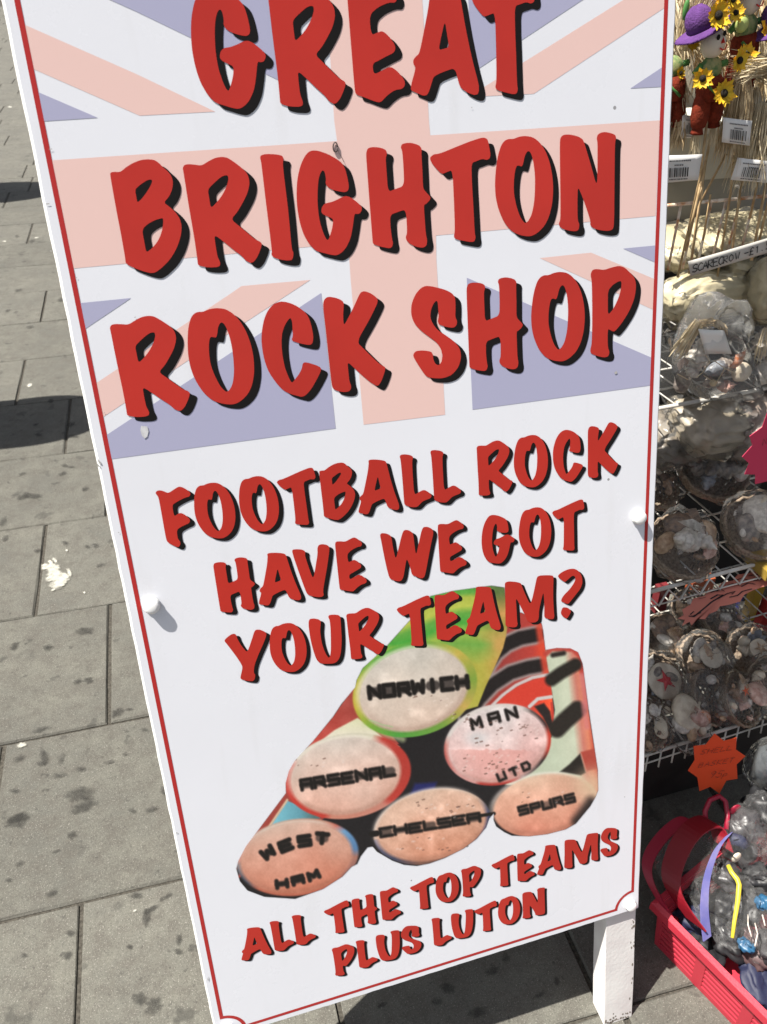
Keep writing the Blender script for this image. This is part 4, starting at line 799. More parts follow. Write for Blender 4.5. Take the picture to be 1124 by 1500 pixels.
# ------------------------------------------------------------------ raffia
m_raf = mat('raffia', (.62, .49, .30), .38, .5, 0, 70, var2=(.40, .29, .16)); m_raf_l = mat('pale_raffia', (.72, .62, .43), .35, .5, 0, 60, var2=(.52, .42, .26))
def raffia(name, a, b_, n, ra, rb, parent=None, m=None, wd=.0011, sag=.01, curl=.006, kind=None):
    a, b_ = Vector(a), Vector(b_); mb = MB(); t = (b_ - a).normalized(); q = t.orthogonal().normalized(); r_ = t.cross(q)
    for _ in range(n):
        th = rnd.uniform(0, 6.283); k = math.sqrt(rnd.random()); o1 = (q * math.cos(th) + r_ * math.sin(th)) * ra * k; o2 = (q * math.cos(th + rnd.uniform(-.6, .6)) + r_ * math.sin(th)) * rb * k
        ln_ = rnd.uniform(.75, 1.1); pts = []; c1 = Vector([rnd.uniform(-1, 1) for _ in range(3)]) * curl
        for i in range(7):
            f = i / 6 * ln_; pts.append(a + o1 * (1 - f) + (b_ - a) * f + o2 * f + Vector((0, 0, -sag * f * f)) + c1 * math.sin(f * 5))
        mb.ribbon(pts, wd * rnd.uniform(.5, 1.4), (rnd.uniform(-1, 1), -1, rnd.uniform(-1, 1)), True)
    o = mb.build(name, m or m_raf, parent, False, 'stuff' if parent else None); return o

# ------------------------------------------------------------------ scarecrow dolls on sticks
m_hat = mat('purple_felt', (.125, .05, .20), .9, .2, .25, 90, .7, 500); m_skin = mat('cream_head', (.72, .64, .52), .55, .4); m_shirt = mat('green_print_cloth', (.10, .20, .07), .8, .2, 0, 160, var2=(.35, .34, .16))
m_trou = mat('rust_red_cloth', (.21, .030, .012), .85, .2, .35, 130, .6, 400); m_pet = mat('yellow_petal', (.70, .48, .03), .6, .3, 0, 120, var2=(.78, .42, .02)); m_cen = mat('brown_flower_centre', (.022, .018, .014), .8, .2, 0, 20, .8, 900)
m_leaf = mat('leaf_green', (.08, .25, .06), .5, .4, .3, 90); m_redp = mat('red_paint', (.60, .03, .02), .5); m_stick = mat('bamboo', (.52, .37, .20), .6, .3, 0, 90, var2=(.36, .24, .12))
def flower(c, r, facing, parent):
    f = Vector(facing).normalized(); q = f.orthogonal().normalized(); q = (Vector((1, 0, 0)) - f * f.x).normalized(); s_ = f.cross(q); mb = MB(); N = 10; ph = rnd.uniform(0, 1)
    for layer in range(2):
        for k in range(N):
            a = 2 * math.pi * (k + .5 * layer) / N + ph; w_ = .22; L_ = r * rnd.uniform(.85, 1.1) * (1 - .15 * layer); lift = r * rnd.uniform(.05, .35)
            d = q * math.cos(a) + s_ * math.sin(a); e = q * math.cos(a + 1.57) + s_ * math.sin(a + 1.57)
            p0 = c + d * r * .2; p1 = c + d * L_ * .65 + f * lift * .5; p2 = c + d * L_ + f * lift
            mb.add([p0 - e * r * .1, p0 + e * r * .1, p1 + e * r * w_, p2, p1 - e * r * w_, p1 + f * r * -.04], [(0, 5, 4), (0, 1, 5), (1, 2, 5), (5, 2, 3), (5, 3, 4)])
    o = mb.build('flower', m_pet, parent)
    mb = MB(); mb.ell(c + f * r * .12, (r * .3, r * .3, r * .2), (q, s_, f), 10, 6); mb.build('flower_centre', m_cen, o, True)
def doll(px, py, y, label, parts, s=1.0):
    B = Yp(px, py, y); k = s * (Yp(px + 10, py, y).x - B.x) / 10; T = lambda dx, dy, n_=0.: B + Vector(((dx + dy * .2) * k, -n_, -dy * k))
    d = empty('scarecrow_doll', B, label, 'scarecrow doll', 'scarecrow dolls on sticks')
    if 'head' in parts:
        tl = math.radians(-14)
        mb = MB(); mb.ell(T(3, -27), (15 * k, 14 * k, 16.5 * k), None, 20, 14); hd = mb.build('head', m_skin, d, True)
        for ex, ey in ((1, -38), (9.5, -42)):
            mb = MB(); mb.ell(T(ex, ey + 3, 13 * k), (2.4 * k, 1.6 * k, 3.2 * k), None, 10, 6); e_ = mb.build('eye', m_cen, hd, True)
        mb = MB(); v0 = T(6.5, -31, 15.6 * k); mb.add([v0 + Vector((-2.5 * k, .001, -2.6 * k)), v0 + Vector((2.8 * k, .001, -2.2 * k)), v0 + Vector((0, .002, 4.4 * k)), v0 + Vector((0, -.0035, -1.2 * k))], [(0, 1, 3), (1, 2, 3), (2, 0, 3), (0, 2, 1)]); mb.build('nose', m_redp, hd)
        mb = MB(); mb.tube([T(2, -23.5, 15.6 * k), T(6, -21.5, 15.6 * k), T(10, -22.5, 15 * k), T(13.5, -27, 13 * k)], .9 * k, 6); mb.build('mouth', m_redp, hd, True)
        # hat: tilted floppy brim and dome
        A1 = Vector((math.cos(.48), 0, math.sin(.48))); A2 = Vector((.10, 1, .05)).normalized(); A2 = (A2 - A1 * A2.dot(A1)).normalized(); A3 = A1.cross(A2) * -1
        if A3.z < 0: A3 = -A3
        mb = MB(); mb.ell(T(-9, -42, -3 * k), (35 * k, 25 * k, 5 * k), (A1, A2, A3), 28, 12, lambda D, th, a: 1 + .05 * math.sin(3 * a) + .04 * math.sin(5 * a + 1)); ht = mb.build('hat_brim', m_hat, d, True)
        mb = MB(); mb.ell(T(-15, -50, -4 * k), (18 * k, 17 * k, 19 * k), (A1, A2, A3), 20, 12, lambda D, th, a: 1 + .04 * math.sin(4 * a)); mb.build('hat_crown', m_hat, d, True)
    if 'body' in parts:
        mb = MB(); mb.ell(T(1, 1), (15 * k, 11 * k, 15 * k), None, 16, 10, lambda D, th, a: 1 + .06 * math.sin(7 * a) * D.z); mb.build('shirt', m_shirt, d, True)
        mb = MB(); mb.tube([T(1, 8), T(1, 14), T(1, 26), T(0, 36)], [12 * k, 17 * k, 17 * k, 15 * k], 14); tr_ = mb.build('trousers', m_trou, d, True)
        for q, (xa, ya, xb, yb) in enumerate(((-7, 28, -15, 76), (9, 28, 10, 68))):
            mb = MB(); P_ = [T(xa + (xb - xa) * f, ya + (yb - ya) * f) for f in (0, .3, .6, .82, .86, .93, 1)]; mb.tube(P_, [9 * k, 11.5 * k, 11.5 * k, 9 * k, 6.5 * k, 7.5 * k, 8.5 * k], 12); mb.build('trouser_leg', m_trou, d, True)
            raffia('raffia_foot', T(xb, yb - 2), T(xb - 2, yb + 26), 45, 4 * k, 9 * k, d, m_raf_l, .0009, 0, .002)
        mb = MB(); mb.tube([T(-12, -4), T(-22, 6)], 4 * k, 8); mb.build('sleeve', m_leaf, d, True)
        mb = MB(); mb.tube([T(14, -4), T(24, -6)], 4 * k, 8); mb.build('sleeve', m_leaf, d, True)
        mb = MB(); mb.tube([T(-12, 16, 12 * k), T(2, 30, 18 * k)], 1.8 * k, 6); mb.build('flower_stem', m_leaf, d, True)
    return d, T, k
d1, T, k = doll(1040, 100, .505, 'scarecrow doll with purple felt hat and rust red trousers, nearest the sign', ('head', 'body'))
for fx, fy, fr, fn in ((-7, -58, 18, (.05, -1, .25)), (-25, 8, 14, (-.5, -1, .2)), (27, -10, 15, (.2, -1, .1)), (6, 26, 17, (0, -1, .3)), (12, -74, 13, (.3, -1, .3))): flower(T(fx, fy, 20 * k if fy < 0 else 22 * k), fr * k, fn, d1)
mb = MB(); mb.tube([T(0, 60), T(-6, 128), T(-36, 268)], .0016, 7); mb.build('stick', m_stick, d1, True)
d2, T, k = doll(1092, 38, .53, 'scarecrow doll whose purple hat is cut by the top of the view', ('head', 'body'))
for fx, fy, fr, fn in ((-46, -33, 16, (-.2, -1, .2)), (-30, -16, 12, (-.3, -1, .3)), (22, 2, 19, (.1, -1, .2)), (30, 31, 19, (.3, -1, .1)), (-10, 30, 14, (-.3, -1, .3))): flower(T(fx, fy, 20 * k), fr * k, fn, d2)
mb = MB(); mb.tube([T(0, 60), T(-4, 200), T(-18, 336)], .0016, 7); mb.build('stick', m_stick, d2, True)
mb = MB(); mb.ell(T(-17, -4, 16 * k), (9 * k, 6 * k, 10 * k)); mb.build('cabbage', mat('pale_green', (.42, .50, .16), .5), d2, True)
raffia('raffia_hand', T(-8, 40), T(45, 52), 170, .006, .016, d2, m_raf_l, .0012, 0, .003); raffia('raffia_skirt', T(14, 70), T(6, 150), 170, .012, .030, d2, m_raf_l, .0012, 0, .006)
d3, T, k = doll(984, 100, .54, 'scarecrow doll half hidden behind the right edge of the sign', ('body',))
for fx, fy, fr, fn in ((19, -31, 13, (.2, -1, .2)), (4, 4, 8, (.2, -1, .2))): flower(T(fx, fy, 14 * k), fr * k, fn, d3)
raffia('raffia_hand', T(14, -20), T(52, -92), 200, .006, .034, d3, m_raf_l, .0012, 0, .006); raffia('raffia_skirt', T(10, 8), T(14, 44), 120, .006, .014, d3, m_raf_l, .0011, 0, .003); raffia('raffia_skirt', T(14, 48), T(8, 96), 120, .008, .016, d3, m_raf, .0011, 0, .003)
mb = MB(); mb.ell(T(12, 46, 0), (9 * k, 7 * k, 5 * k)); mb.build('cuff', m_trou, d3, True)
mb = MB(); mb.ell(T(14, -64, 6 * k), (4 * k, 3 * k, 12 * k), None, 8, 6); mb.build('leaf', m_leaf, d3, True)
d4, T, k = doll(1150, 96, .51, 'scarecrow doll cut off by the right edge of the view', ('head', 'body'))
for fx, fy, fr, fn in ((-26, 4, 15, (0, -1, .2)), (-12, -36, 15, (-.2, -1, .3))): flower(T(fx, fy, 22 * k), fr * k, fn, d4)
raffia('raffia_hand', T(-20, -4), T(-72, 2), 170, .007, .020, d4, m_raf_l, .0012, 0, .004); raffia('raffia_skirt', T(-26, 40), T(-40, 140), 260, .012, .030, d4, m_raf_l, .0012, 0, .006); raffia('raffia_skirt', T(-60, 10), T(-70, 105), 170, .01, .026, d4, m_raf, .0012, 0, .006)
for (a, b_, w_) in (((1041, 205), (1004, 368), .0017), ((1034, 235), (1010, 401), .0019), ((1041, 285), (1030, 352), .0015), ((1087, 262), (1072, 372), .0017), ((1111, 262), (1099, 320), .0015), ((1128, 240), (1101, 382), .0019), ((1128, 285), (1112, 354), .0017), ((1064, 225), (1021, 306), .0015)):
    yb = .485 if b_[1] > 360 else .52; mb = MB(); mb.tube([Yp(*a, .515), Yp(*b_, yb)], w_, 7); n_ = len([1 for o in bpy.data.objects if o.name.startswith('bamboo_stick')])
    tag(mb.build('bamboo_stick', m_stick, None, True), ['thin bamboo stick reaching furthest left, under the nearest doll', 'dark bamboo stick reaching down to the left end of the price strip', 'short bamboo stick just behind the two crossing sticks', 'bamboo stick ending beside the W of the price strip', 'short bamboo stick rising behind the right barcode tag', 'thick bamboo stick crossing the £1 of the price strip', 'short bamboo stick at the right edge of the view', 'bamboo stick slanting behind the others from upper right'][n_], 'stick', 'bamboo sticks of the dolls')
for i_, (x0, y0, x1, y1, n_, ra, rb, lb) in enumerate(((985, -10, 1020, 90, 260, .02, .05, 'upright sheaf of raffia behind the purple hat'), (1060, 40, 1066, 120, 150, .03, .05, 'sheaf of raffia hanging between the two dolls'), (1120, 60, 1114, 165, 170, .03, .05, 'sheaf of raffia at the right edge above the tags'), (1090, -20, 1095, 60, 150, .04, .05, 'sheaf of raffia behind the upper doll'))):
    tag(raffia('raffia_sheaf', Yp(x0, y0, .60), Yp(x1, y1, .585), n_, ra, rb, None, [m_raf_l, m_raf][i_ % 2], .0022, 0, .008, None), lb, 'raffia', 'raffia sheaves behind the dolls')
# barcode tags
def price_tag(P4px, y, label, x0, x1, yb0, yb1):
    P4 = [Yp(px, py, y + .001 * i) for i, (px, py) in enumerate(P4px)]
    t = empty('barcode_tag', P4[0], label, 'price tag', 'barcode tags hanging from the dolls'); o, n_ = quad_card('card', P4, m_paper, t)
    F = lambda u, v: P4[0].lerp(P4[1], u).lerp(P4[3].lerp(P4[2], u), v) + n_ * .0019
    mb = MB(); u = x0
    while u < x1:
        w_ = rnd.choice((.010, .010, .02, .03)); mb.add([F(u, yb0), F(u + w_, yb0), F(u + w_, yb1), F(u, yb1)], [(0, 1, 2, 3)]); u += w_ + rnd.choice((.012, .02, .03))
    mb.build('barcode', m_ink, t, kind='stuff'); mb = MB(); u = x0 - .04
    for v, a, c in ((.17, x0 - .05, x1 + .06), (.33, x0 + .12, x1 - .12), (yb1 + .06, x0, x1)):
        u = a
        while u < c: w_ = rnd.uniform(.02, .05); mb.add([F(u, v), F(u + w_, v), F(u + w_, v + .05), F(u, v + .05)], [(0, 1, 2, 3)]); u += w_ + .012
    mb.build('small_print', mat('grey_print', (.12, .12, .13), .6), t, kind='stuff')
price_tag(((1060, 172), (1102, 177), (1099, 214), (1057, 208)), .485, 'crumpled white barcode tag right of the red trousers', .25, .78, .42, .82)
price_tag(((968, 228), (1029, 226), (1024, 264), (968, 268)), .49, 'white barcode tag half behind the sign edge', .2, .65, .45, .8)
price_tag(((1081, 231), (1136, 237), (1132, 269), (1070, 263)), .49, 'white barcode tag at the right edge above the wire rail', .2, .65, .36, .8)
price_tag(((1000, 168), (1020, 170), (1016, 203), (997, 202)), .53, 'small barcode tag behind the left trouser leg', .3, .8, .4, .8)

# ------------------------------------------------------------------ cream bags of raffia below the dolls, price strip
m_cream = mat('cream_raffia_pack', (.50, .44, .29), .38, .5, 0, 26, .9, 60, var2=(.40, .35, .22)); m_film = film('clear_film', haze=.035, gl=.13); m_film2 = film('milky_film', haze=.06, rough=.14, gl=.14)
def pillow(name, c, ax, r, m, parent=None, seed=0, amp=.05):
    mb = MB()
    def fn(D, th, a):
        q = noise.noise(Vector((D.x * 3 + seed, D.y * 3, D.z * 6))); return 1 + amp * q * 2 + .028 * math.sin(D.y * 16 + q * 5 + seed) - .10 * abs(noise.noise(Vector((D.x * 2.2, D.y * 6, seed))))
    N, V = 60, 26; vs = []
    for i in range(V + 1):
        th = math.pi * i / V
        for j in range(N):
            a = 2 * math.pi * j / N; p = .5; sx = math.copysign(abs(math.cos(a)) ** p, math.cos(a)); sy = math.copysign(abs(math.sin(a)) ** p, math.sin(a)); st = max(0., math.sin(th)) ** .6
            D = Vector((st * sx, st * sy, math.cos(th))); kk = fn(D, th, a); vs.append(c + (ax[0] * D.x * r[0] + ax[1] * D.y * r[1] + ax[2] * D.z * r[2]) * kk)
    mb.add(vs, [(i * N + j, (i + 1) * N + j, (i + 1) * N + (j + 1) % N, i * N + (j + 1) % N) for i in range(V) for j in range(N)]); return mb.build(name, m, parent, True)
tx = Vector((.97, -.1, .0)).normalized(); 
for i, (px, py, z, rx, ry, rz, ax0, label) in enumerate((
        (1000, 362, .967, .055, .05, .022, (.98, .1, -.05), 'cream raffia pack at the left, next to the sign'), (1085, 345, .985, .085, .05, .018, (.99, .12, .03), 'long cream raffia pack at the back under the sticks'),
        (1098, 372, .958, .07, .05, .02, (.97, .2, .0), 'cream raffia pack behind the price strip'), (1040, 432, .915, .085, .03, .036, (.99, .1, 0), 'shaded pale pack below the price strip'), (1150, 420, .925, .07, .04, .05, (.99, .1, 0), 'greenish clear pack at the right edge below the price strip'))):
    a0 = Vector(ax0).normalized(); a2 = Vector((0, -.25, 1)); a2 = (a2 - a0 * a2.dot(a0)).normalized(); a1 = a2.cross(a0); c = Zp(px, py, z)
    e = empty('raffia_pack', c, label, 'raffia pack', 'cream raffia packs on the top tier')
    pillow('raffia_filling', c, (a0, a1, a2), (rx, ry, rz), m_cream, e, i * 3.1); pillow('wrapper', c, (a0, a1, a2), (rx * 1.07, ry * 1.07, rz * 1.14), m_film, e, i * 3.1 + 9, .09)
ys = .455
e = empty('price_strip', Yp(1060, 385, ys), 'white paper price strip handwritten SCARECROW £1.50', 'price label')
P4 = [Yp(1008, 383, ys), Yp(1150, 341, ys), Yp(1152, 363, ys), Yp(1011, 404, ys)]; o, n_ = quad_card('paper', P4, mat('dull_paper', (.56, .54, .50), .7), e, .0003)
o0 = Yp(1013, 399, ys) + n_ * .0022; dx_ = (Yp(1124, 366, ys) - Yp(1013, 399, ys)); dl = dx_.length; dx_ = dx_ / dl; up_ = n_.cross(dx_); up_ = up_ if up_.z > 0 else -up_
kk = dl / 111
scrawl('SCAREC', lambda x, y: o0 + dx_ * x + up_ * y, 10.5 * kk, 1.5 * kk, 'writing', m_ink, e, 1.02, n_)
scrawl('RO', lambda x, y: o0 + dx_ * (x + 45 * kk) + up_ * y, 9.5 * kk, 1.4 * kk, 'writing', m_ink, e, 1.15, n_); scrawl('W', lambda x, y: o0 + dx_ * (x + 62 * kk) + up_ * (y + .5 * kk), 9 * kk, 1.3 * kk, 'writing', m_ink, e, 1.1, n_)
scrawl('-£1', lambda x, y: o0 + dx_ * (x + 75 * kk) + up_ * (y + 1 * kk), 9.5 * kk, 1.5 * kk, 'writing', m_ink, e, 1.15, n_); scrawl('.50', lambda x, y: o0 + dx_ * (x + 98 * kk) + up_ * (y + 2 * kk), 11 * kk, 1.9 * kk, 'writing', m_ink, e, 1.1, n_)

# ------------------------------------------------------------------ shells
SH = {}
def shm(name, c1, c2, sc=120, rough=.35, bump=.5): SH[name] = mat('shell_' + name, c1, rough, .5, 0, sc, bump, 260, var2=c2)
shm('white', (.70, .66, .59), (.46, .42, .37), 160); shm('grey', (.30, .26, .22), (.13, .11, .10)); shm('tan', (.55, .40, .26), (.32, .20, .12)); shm('pink', (.66, .46, .38), (.45, .25, .20)); shm('orange', (.60, .20, .08), (.65, .45, .35), 220)
shm('brown', (.26, .17, .11), (.10, .07, .05)); shm('cream', (.70, .63, .50), (.52, .44, .33), 60); shm('blue', (.24, .26, .29), (.13, .13, .14))
def ax3(d):
    d = Vector(d).normalized(); q = d.orthogonal().normalized(); a = rnd.uniform(0, 6.28); e = d.cross(q); q2 = q * math.cos(a) + e * math.sin(a); return (q2, d.cross(q2), d)
def s_whelk(c, r, d, m, parent, spikes=0.0):
    A = ax3(d); mb = MB(); N = 28; V = 30; vs = []
    for i in range(V + 1):
        t = i / V; rr = r * (.62 * math.sin(math.pi * min(1, t * 1.02)) ** .8 * (1.25 - t * .75)) + 1e-5; rr *= 1 + .12 * math.sin(t * 34)
        for j in range(N):
            a = 2 * math.pi * j / N; k = 1 + (spikes * max(0, math.sin(5 * a + t * 6)) ** 3) * (abs(math.sin(t * 17)) ** 2) + .20 * (math.sin(11 * t + a / 2) ** 2 - .5) + .05 * math.sin(12 * a)
            vs.append(c + A[2] * (r * 1.25 * (2 * t - 1)) + (A[0] * math.cos(a) + A[1] * math.sin(a)) * rr * k)
    mb.add(vs, [(i * N + j, i * N + (j + 1) % N, (i + 1) * N + (j + 1) % N, (i + 1) * N + j) for i in range(V) for j in range(N)]); return mb.build('spiral_shell', m, parent, True)
def s_scallop(c, r, d, m, parent):
    A = ax3(d); mb = MB(); R_, N = 7, 33; vs = []
    for s_ in (0, 1):
        for i in range(R_ + 1):
            f = i / R_
            for j in range(N):
                a = math.radians(-72 + 144 * j / (N - 1)); rib = math.cos(j * math.pi) * .035 * f
                x = math.sin(a) * f; y = math.cos(a) * f - .45; z = .38 * (math.sin(math.pi * min(1, (1 - f) * .5 + .02))) * f + rib - s_ * .04
                vs.append(c + (A[0] * x + A[1] * y + A[2] * z) * r * 1.15)
    K = (R_ + 1) * N
    fs = [(i * N + j, i * N + j + 1, (i + 1) * N + j + 1, (i + 1) * N + j) for i in range(R_) for j in range(N - 1)] + [(K + i * N + j, K + (i + 1) * N + j, K + (i + 1) * N + j + 1, K + i * N + j + 1) for i in range(R_) for j in range(N - 1)]
    fs += [(R_ * N + j, R_ * N + j + 1, K + R_ * N + j + 1, K + R_ * N + j) for j in range(N - 1)]
    mb.add(vs, fs); return mb.build('scallop_shell', m, parent, False)
def s_cowrie(c, r, d, m, parent):
    mb = MB(); mb.ell(c, (r * .62, r * .5, r), ax3(d), 16, 12, lambda D, th, a: 1 - .22 * max(0, 1 - abs(D.y) * 5) * (D.x > .2)); return mb.build('cowrie_shell', m, parent, True)
def s_clam(c, r, d, m, parent):
    A = ax3(d); mb = MB(); mb.ell(c, (r, r * .8, r * .36), A, 22, 12, lambda D, th, a: 1 + .035 * math.sin(30 * D.x) - .1 * max(0, math.cos(a)) ** 6); return mb.build('clam_shell', m, parent, True)
def s_disc(c, r, d, m, parent, th=.1):
    A = ax3(d); mb = MB(); mb.ell(c, (r, r * .96, r * th), A, 26, 10, lambda D, th_, a: 1 + .015 * math.sin(5 * a)); return mb.build('shell_disc', m, parent, True)
def star_fish(c, r, d, m, parent, name='starfish', rot=0.):
    d = Vector(d).normalized(); q = (Vector((1, 0, 0)) - d * d.x).normalized(); s_ = d.cross(q); mb = MB(); vs = [c + d * r * .16]
    for k in range(10):
        a = math.pi / 2 + rot + math.pi * k / 5; R_ = r if k % 2 == 0 else r * .36; vs.append(c + (q * math.cos(a) + s_ * math.sin(a)) * R_)
    vs.append(c - d * r * .03); mb.add(vs, [(0, 1 + k, 1 + (k + 1) % 10) for k in range(10)] + [(11, 1 + (k + 1) % 10, 1 + k) for k in range(10)]); return mb.build(name, m, parent)
m_bowl = mat('woven_brown', (.17, .12, .085), .6, .4, 0, 240, .8, 500, var2=(.36, .28, .20)); m_bowl2 = mat('woven_pale', (.34, .28, .20), .6, .4, 0, 260, .8, 500, var2=(.18, .13, .09))
def bowl(c, r, h, up, parent, m=None):
    A = ax3(up); up = A[2]; b_ = None; e = None
    for k in range(7):
        f = k / 6; R_ = r * (.62 + .38 * math.sin(f * 1.4)); cc = c + up * (h * f - h); N = 40; mb = MB()
        mb.tube([cc + (A[0] * math.cos(6.2832 * j / N) + A[1] * math.sin(6.2832 * j / N)) * (R_ + .0011 * (-1) ** (j + k)) + up * (.0008 * (-1) ** (j + k)) for j in range(N + 1)], h / 11, 6, False)
        if b_ is None: b_ = mb
        else: b_.add(mb.v, mb.f)
    b_.ell(c - up * h, (r * .62, r * .62, h * .12), A, 20, 6); return b_.build('woven_bowl', m or m_bowl, parent, True)
def wrap(c, r, up, parent, m=None, seed=0, tuft=True, squash=(1, 1, .8)):
    A = ax3(up); mb = MB(); N, V = 44, 26; vs = []
    for i in range(V + 1):
        th = math.pi * i / V
        for j in range(N):
            a = 2 * math.pi * j / N; D = Vector((math.sin(th) * math.cos(a), math.sin(th) * math.sin(a), math.cos(th)))
            q = noise.noise(D * 2.2 + Vector((seed, 0, 0))) * .16 + abs(noise.noise(D * 5 + Vector((0, seed, 0)))) * .13; vs.append(c + (A[0] * D.x * squash[0] + A[1] * D.y * squash[1] + A[2] * D.z * squash[2]) * r * (1 + q))
    mb.add(vs, [(i * N + j, (i + 1) * N + j, (i + 1) * N + (j + 1) % N, i * N + (j + 1) % N) for i in range(V) for j in range(N)])
    if tuft:
        for k in range(3):
            a0 = rnd.uniform(0, 6.28); p = c + A[2] * r * squash[2]; d = (A[0] * math.cos(a0) + A[1] * math.sin(a0)); mb.ribbon([p, p + (A[2] + d * .5) * r * .3, p + (A[2] + d * 1.2) * r * .45], r * .5, d.cross(A[2]) + A[2] * .3)
    return mb.build('clear_wrapper', m or m_film, parent, False)
KIND = dict(w=s_whelk, s=s_scallop, o=s_cowrie, c=s_clam, d=s_disc)
def shell_set(c, r, up, items, parent):
    """items: (kind, material, dx, dy, lift, size) in units of r, laid in the mouth of the bowl"""
    up = Vector(up).normalized(); q = (Vector((1, 0, 0)) - up * up.x).normalized(); s_ = up.cross(q)
    if s_.z < 0 and abs(s_.z) > .3: s_ = -s_
    for kd, m, dx, dy, lf, sz in items:
        p = c + (q * dx + s_ * dy + up * lf) * r; d = (up + q * rnd.uniform(-.5, .5) + s_ * rnd.uniform(-.5, .5)) if kd in 'dsc' else (q * rnd.uniform(-1, 1) + s_ * rnd.uniform(-1, 1) + up * .3)
        KIND[kd](p, r * sz, d, SH[m], parent)
def basket(px, py, z, r, up, label, items, disc=None, filmm=None, sq=(1, 1, .8), bm=None, nobowl=False, group='shell baskets in clear film on the rack'):
    c = Zp(px, py, z); e = empty('shell_basket', c, label, 'shell basket', group); up = Vector(up).normalized()
    if not nobowl: bowl(c, r, r * .62, up, e, bm)
    shell_set(c, r, up, items, e)
    shell_set(c, r, up, fill(9, ['white', 'tan', 'grey', 'brown', 'cream', 'pink'], 'wosc', (.11, .2), .85, .22), e)
    if disc:
        m, dr, dz, star = disc; o = s_disc(c + up * r * dz, r * dr, up, SH[m], e, .07)
        if star: star_fish(c + up * (r * (dz + .09)), r * star[0], up, star[1], o, rot=star[2])
    wrap(c + up * r * .08, r * 1.08, up, e, filmm, px * .1, squash=sq); return e
def fill(n, mats, kinds='wocs', sz=(.25, .42), spread=.72, lift=.2):
    o = []
    for _ in range(n):
        a = rnd.uniform(0, 6.28); q = math.sqrt(rnd.random()) * spread; o.append((rnd.choice(kinds), rnd.choice(mats), q * math.cos(a), q * math.sin(a), lift + rnd.uniform(-.15, .2), rnd.uniform(*sz)))
    return o
m_star_red = mat('red_starfish', (.48, .02, .03), .5); m_star_or = mat('orange_starfish', (.50, .09, .03), .5)
# lower shelf
zc = .25
basket(974, 934, zc + .045, .042, (.15, -.55, .8), 'shell basket of brown wedges beside the sign on the lower shelf', [('c', 'brown', -.3, .35, .3, .5), ('s', 'tan', .35, .1, .35, .55), ('c', 'tan', .2, -.5, .3, .45), ('o', 'white', -.35, -.15, .4, .38), ('c', 'brown', .1, .55, .25, .5), ('s', 'brown', .4, -.35, .25, .5)])
basket(964, 1000, zc + .045, .050, (.1, -.6, .8), 'shell basket with a cream disc and a red star, next to the sign', fill(7, ['blue', 'cream', 'white', 'grey'], 'wo', (.25, .4)), ('cream', .66, .42, (.40, m_star_red, .1)), bm=m_bowl)
basket(1032, 966, zc + .05, .046, (.1, -.5, .85), 'shell basket with a pale translucent disc, in the middle of the lower shelf', fill(7, ['tan', 'grey', 'pink', 'white'], 'wosc', (.3, .45)), ('cream', .5, .45, None), m_film2)
basket(1105, 955, zc + .05, .046, (-.1, -.5, .85), 'shell basket of bluish shells under a small tan disc', fill(9, ['blue', 'blue', 'grey', 'cream'], 'wos', (.28, .42)), ('cream', .42, .5, (.3, SH['tan'], .2)))
basket(1040, 1022, zc + .04, .046, (.5, -.6, .7), 'shell basket showing a white spiky shell, above the orange price star', fill(5, ['grey', 'tan', 'white'], 'wo', (.3, .45)) + [('w', 'white', .25, -.3, .45, .5), ('w', 'white', .45, -.05, .4, .38)], None, m_film2, (1.15, .8, .7))
basket(1088, 1024, zc + .04, .046, (.4, -.6, .7), 'shell basket with a small orange star lying on its side', fill(6, ['tan', 'pink', 'grey', 'brown'], 'wocs', (.3, .5)) + [('c', 'pink', .3, .1, .5, .5), ('d', 'tan', -.2, .6, .4, .35)], None, m_film, (.85, 1.15, .8), m_bowl2)
e9 = bpy.data.objects[[o.name for o in bpy.data.objects if o.name.startswith('shell_basket') and o.parent is None][-1]]
star_fish(Zp(1093, 1012, zc + .085), .010, (.3, -.7, .7), m_star_or, e9)
basket(1004, 1052, zc + .03, .042, (0, -.45, .9), 'shell basket with a long striped shell on the front of the lower shelf', [('c', 'cream', -.1, .1, .45, .8), ('c', 'white', -.55, -.25, .45, .4), ('o', 'pink', .2, -.25, .6, .45), ('c', 'orange', .6, -.2, .35, .38), ('o', 'tan', -.2, -.65, .35, .35), ('o', 'cream', .3, -.6, .3, .3)], None, m_film, (1.3, .85, .7), m_bowl2, True)
basket(1136, 1000, zc + .05, .046, (-.4, -.6, .7), 'shell basket with a round pale bead at the right edge of the view', fill(6, ['white', 'cream', 'brown'], 'woc', (.3, .42)), None, m_film, bm=m_bowl2)
basket(1058, 905, zc + .05, .044, (.2, -.4, .9), 'clear shell pack with fine white stripes behind the long pink price star', fill(7, ['white', 'grey', 'pink'], 'wsc', (.3, .5)), None, m_film2)
basket(1015, 892, zc + .05, .040, (0, -.4, .9), 'small shell basket in the shade behind the pink price star', fill(6, ['brown', 'tan', 'grey'], 'wsc', (.3, .5)))
basket(945, 1062, zc + .04, .040, (0, -.5, .85), 'shell basket almost hidden behind the sign edge', fill(6, ['white', 'grey', 'cream'], 'wsc', (.3, .5)))
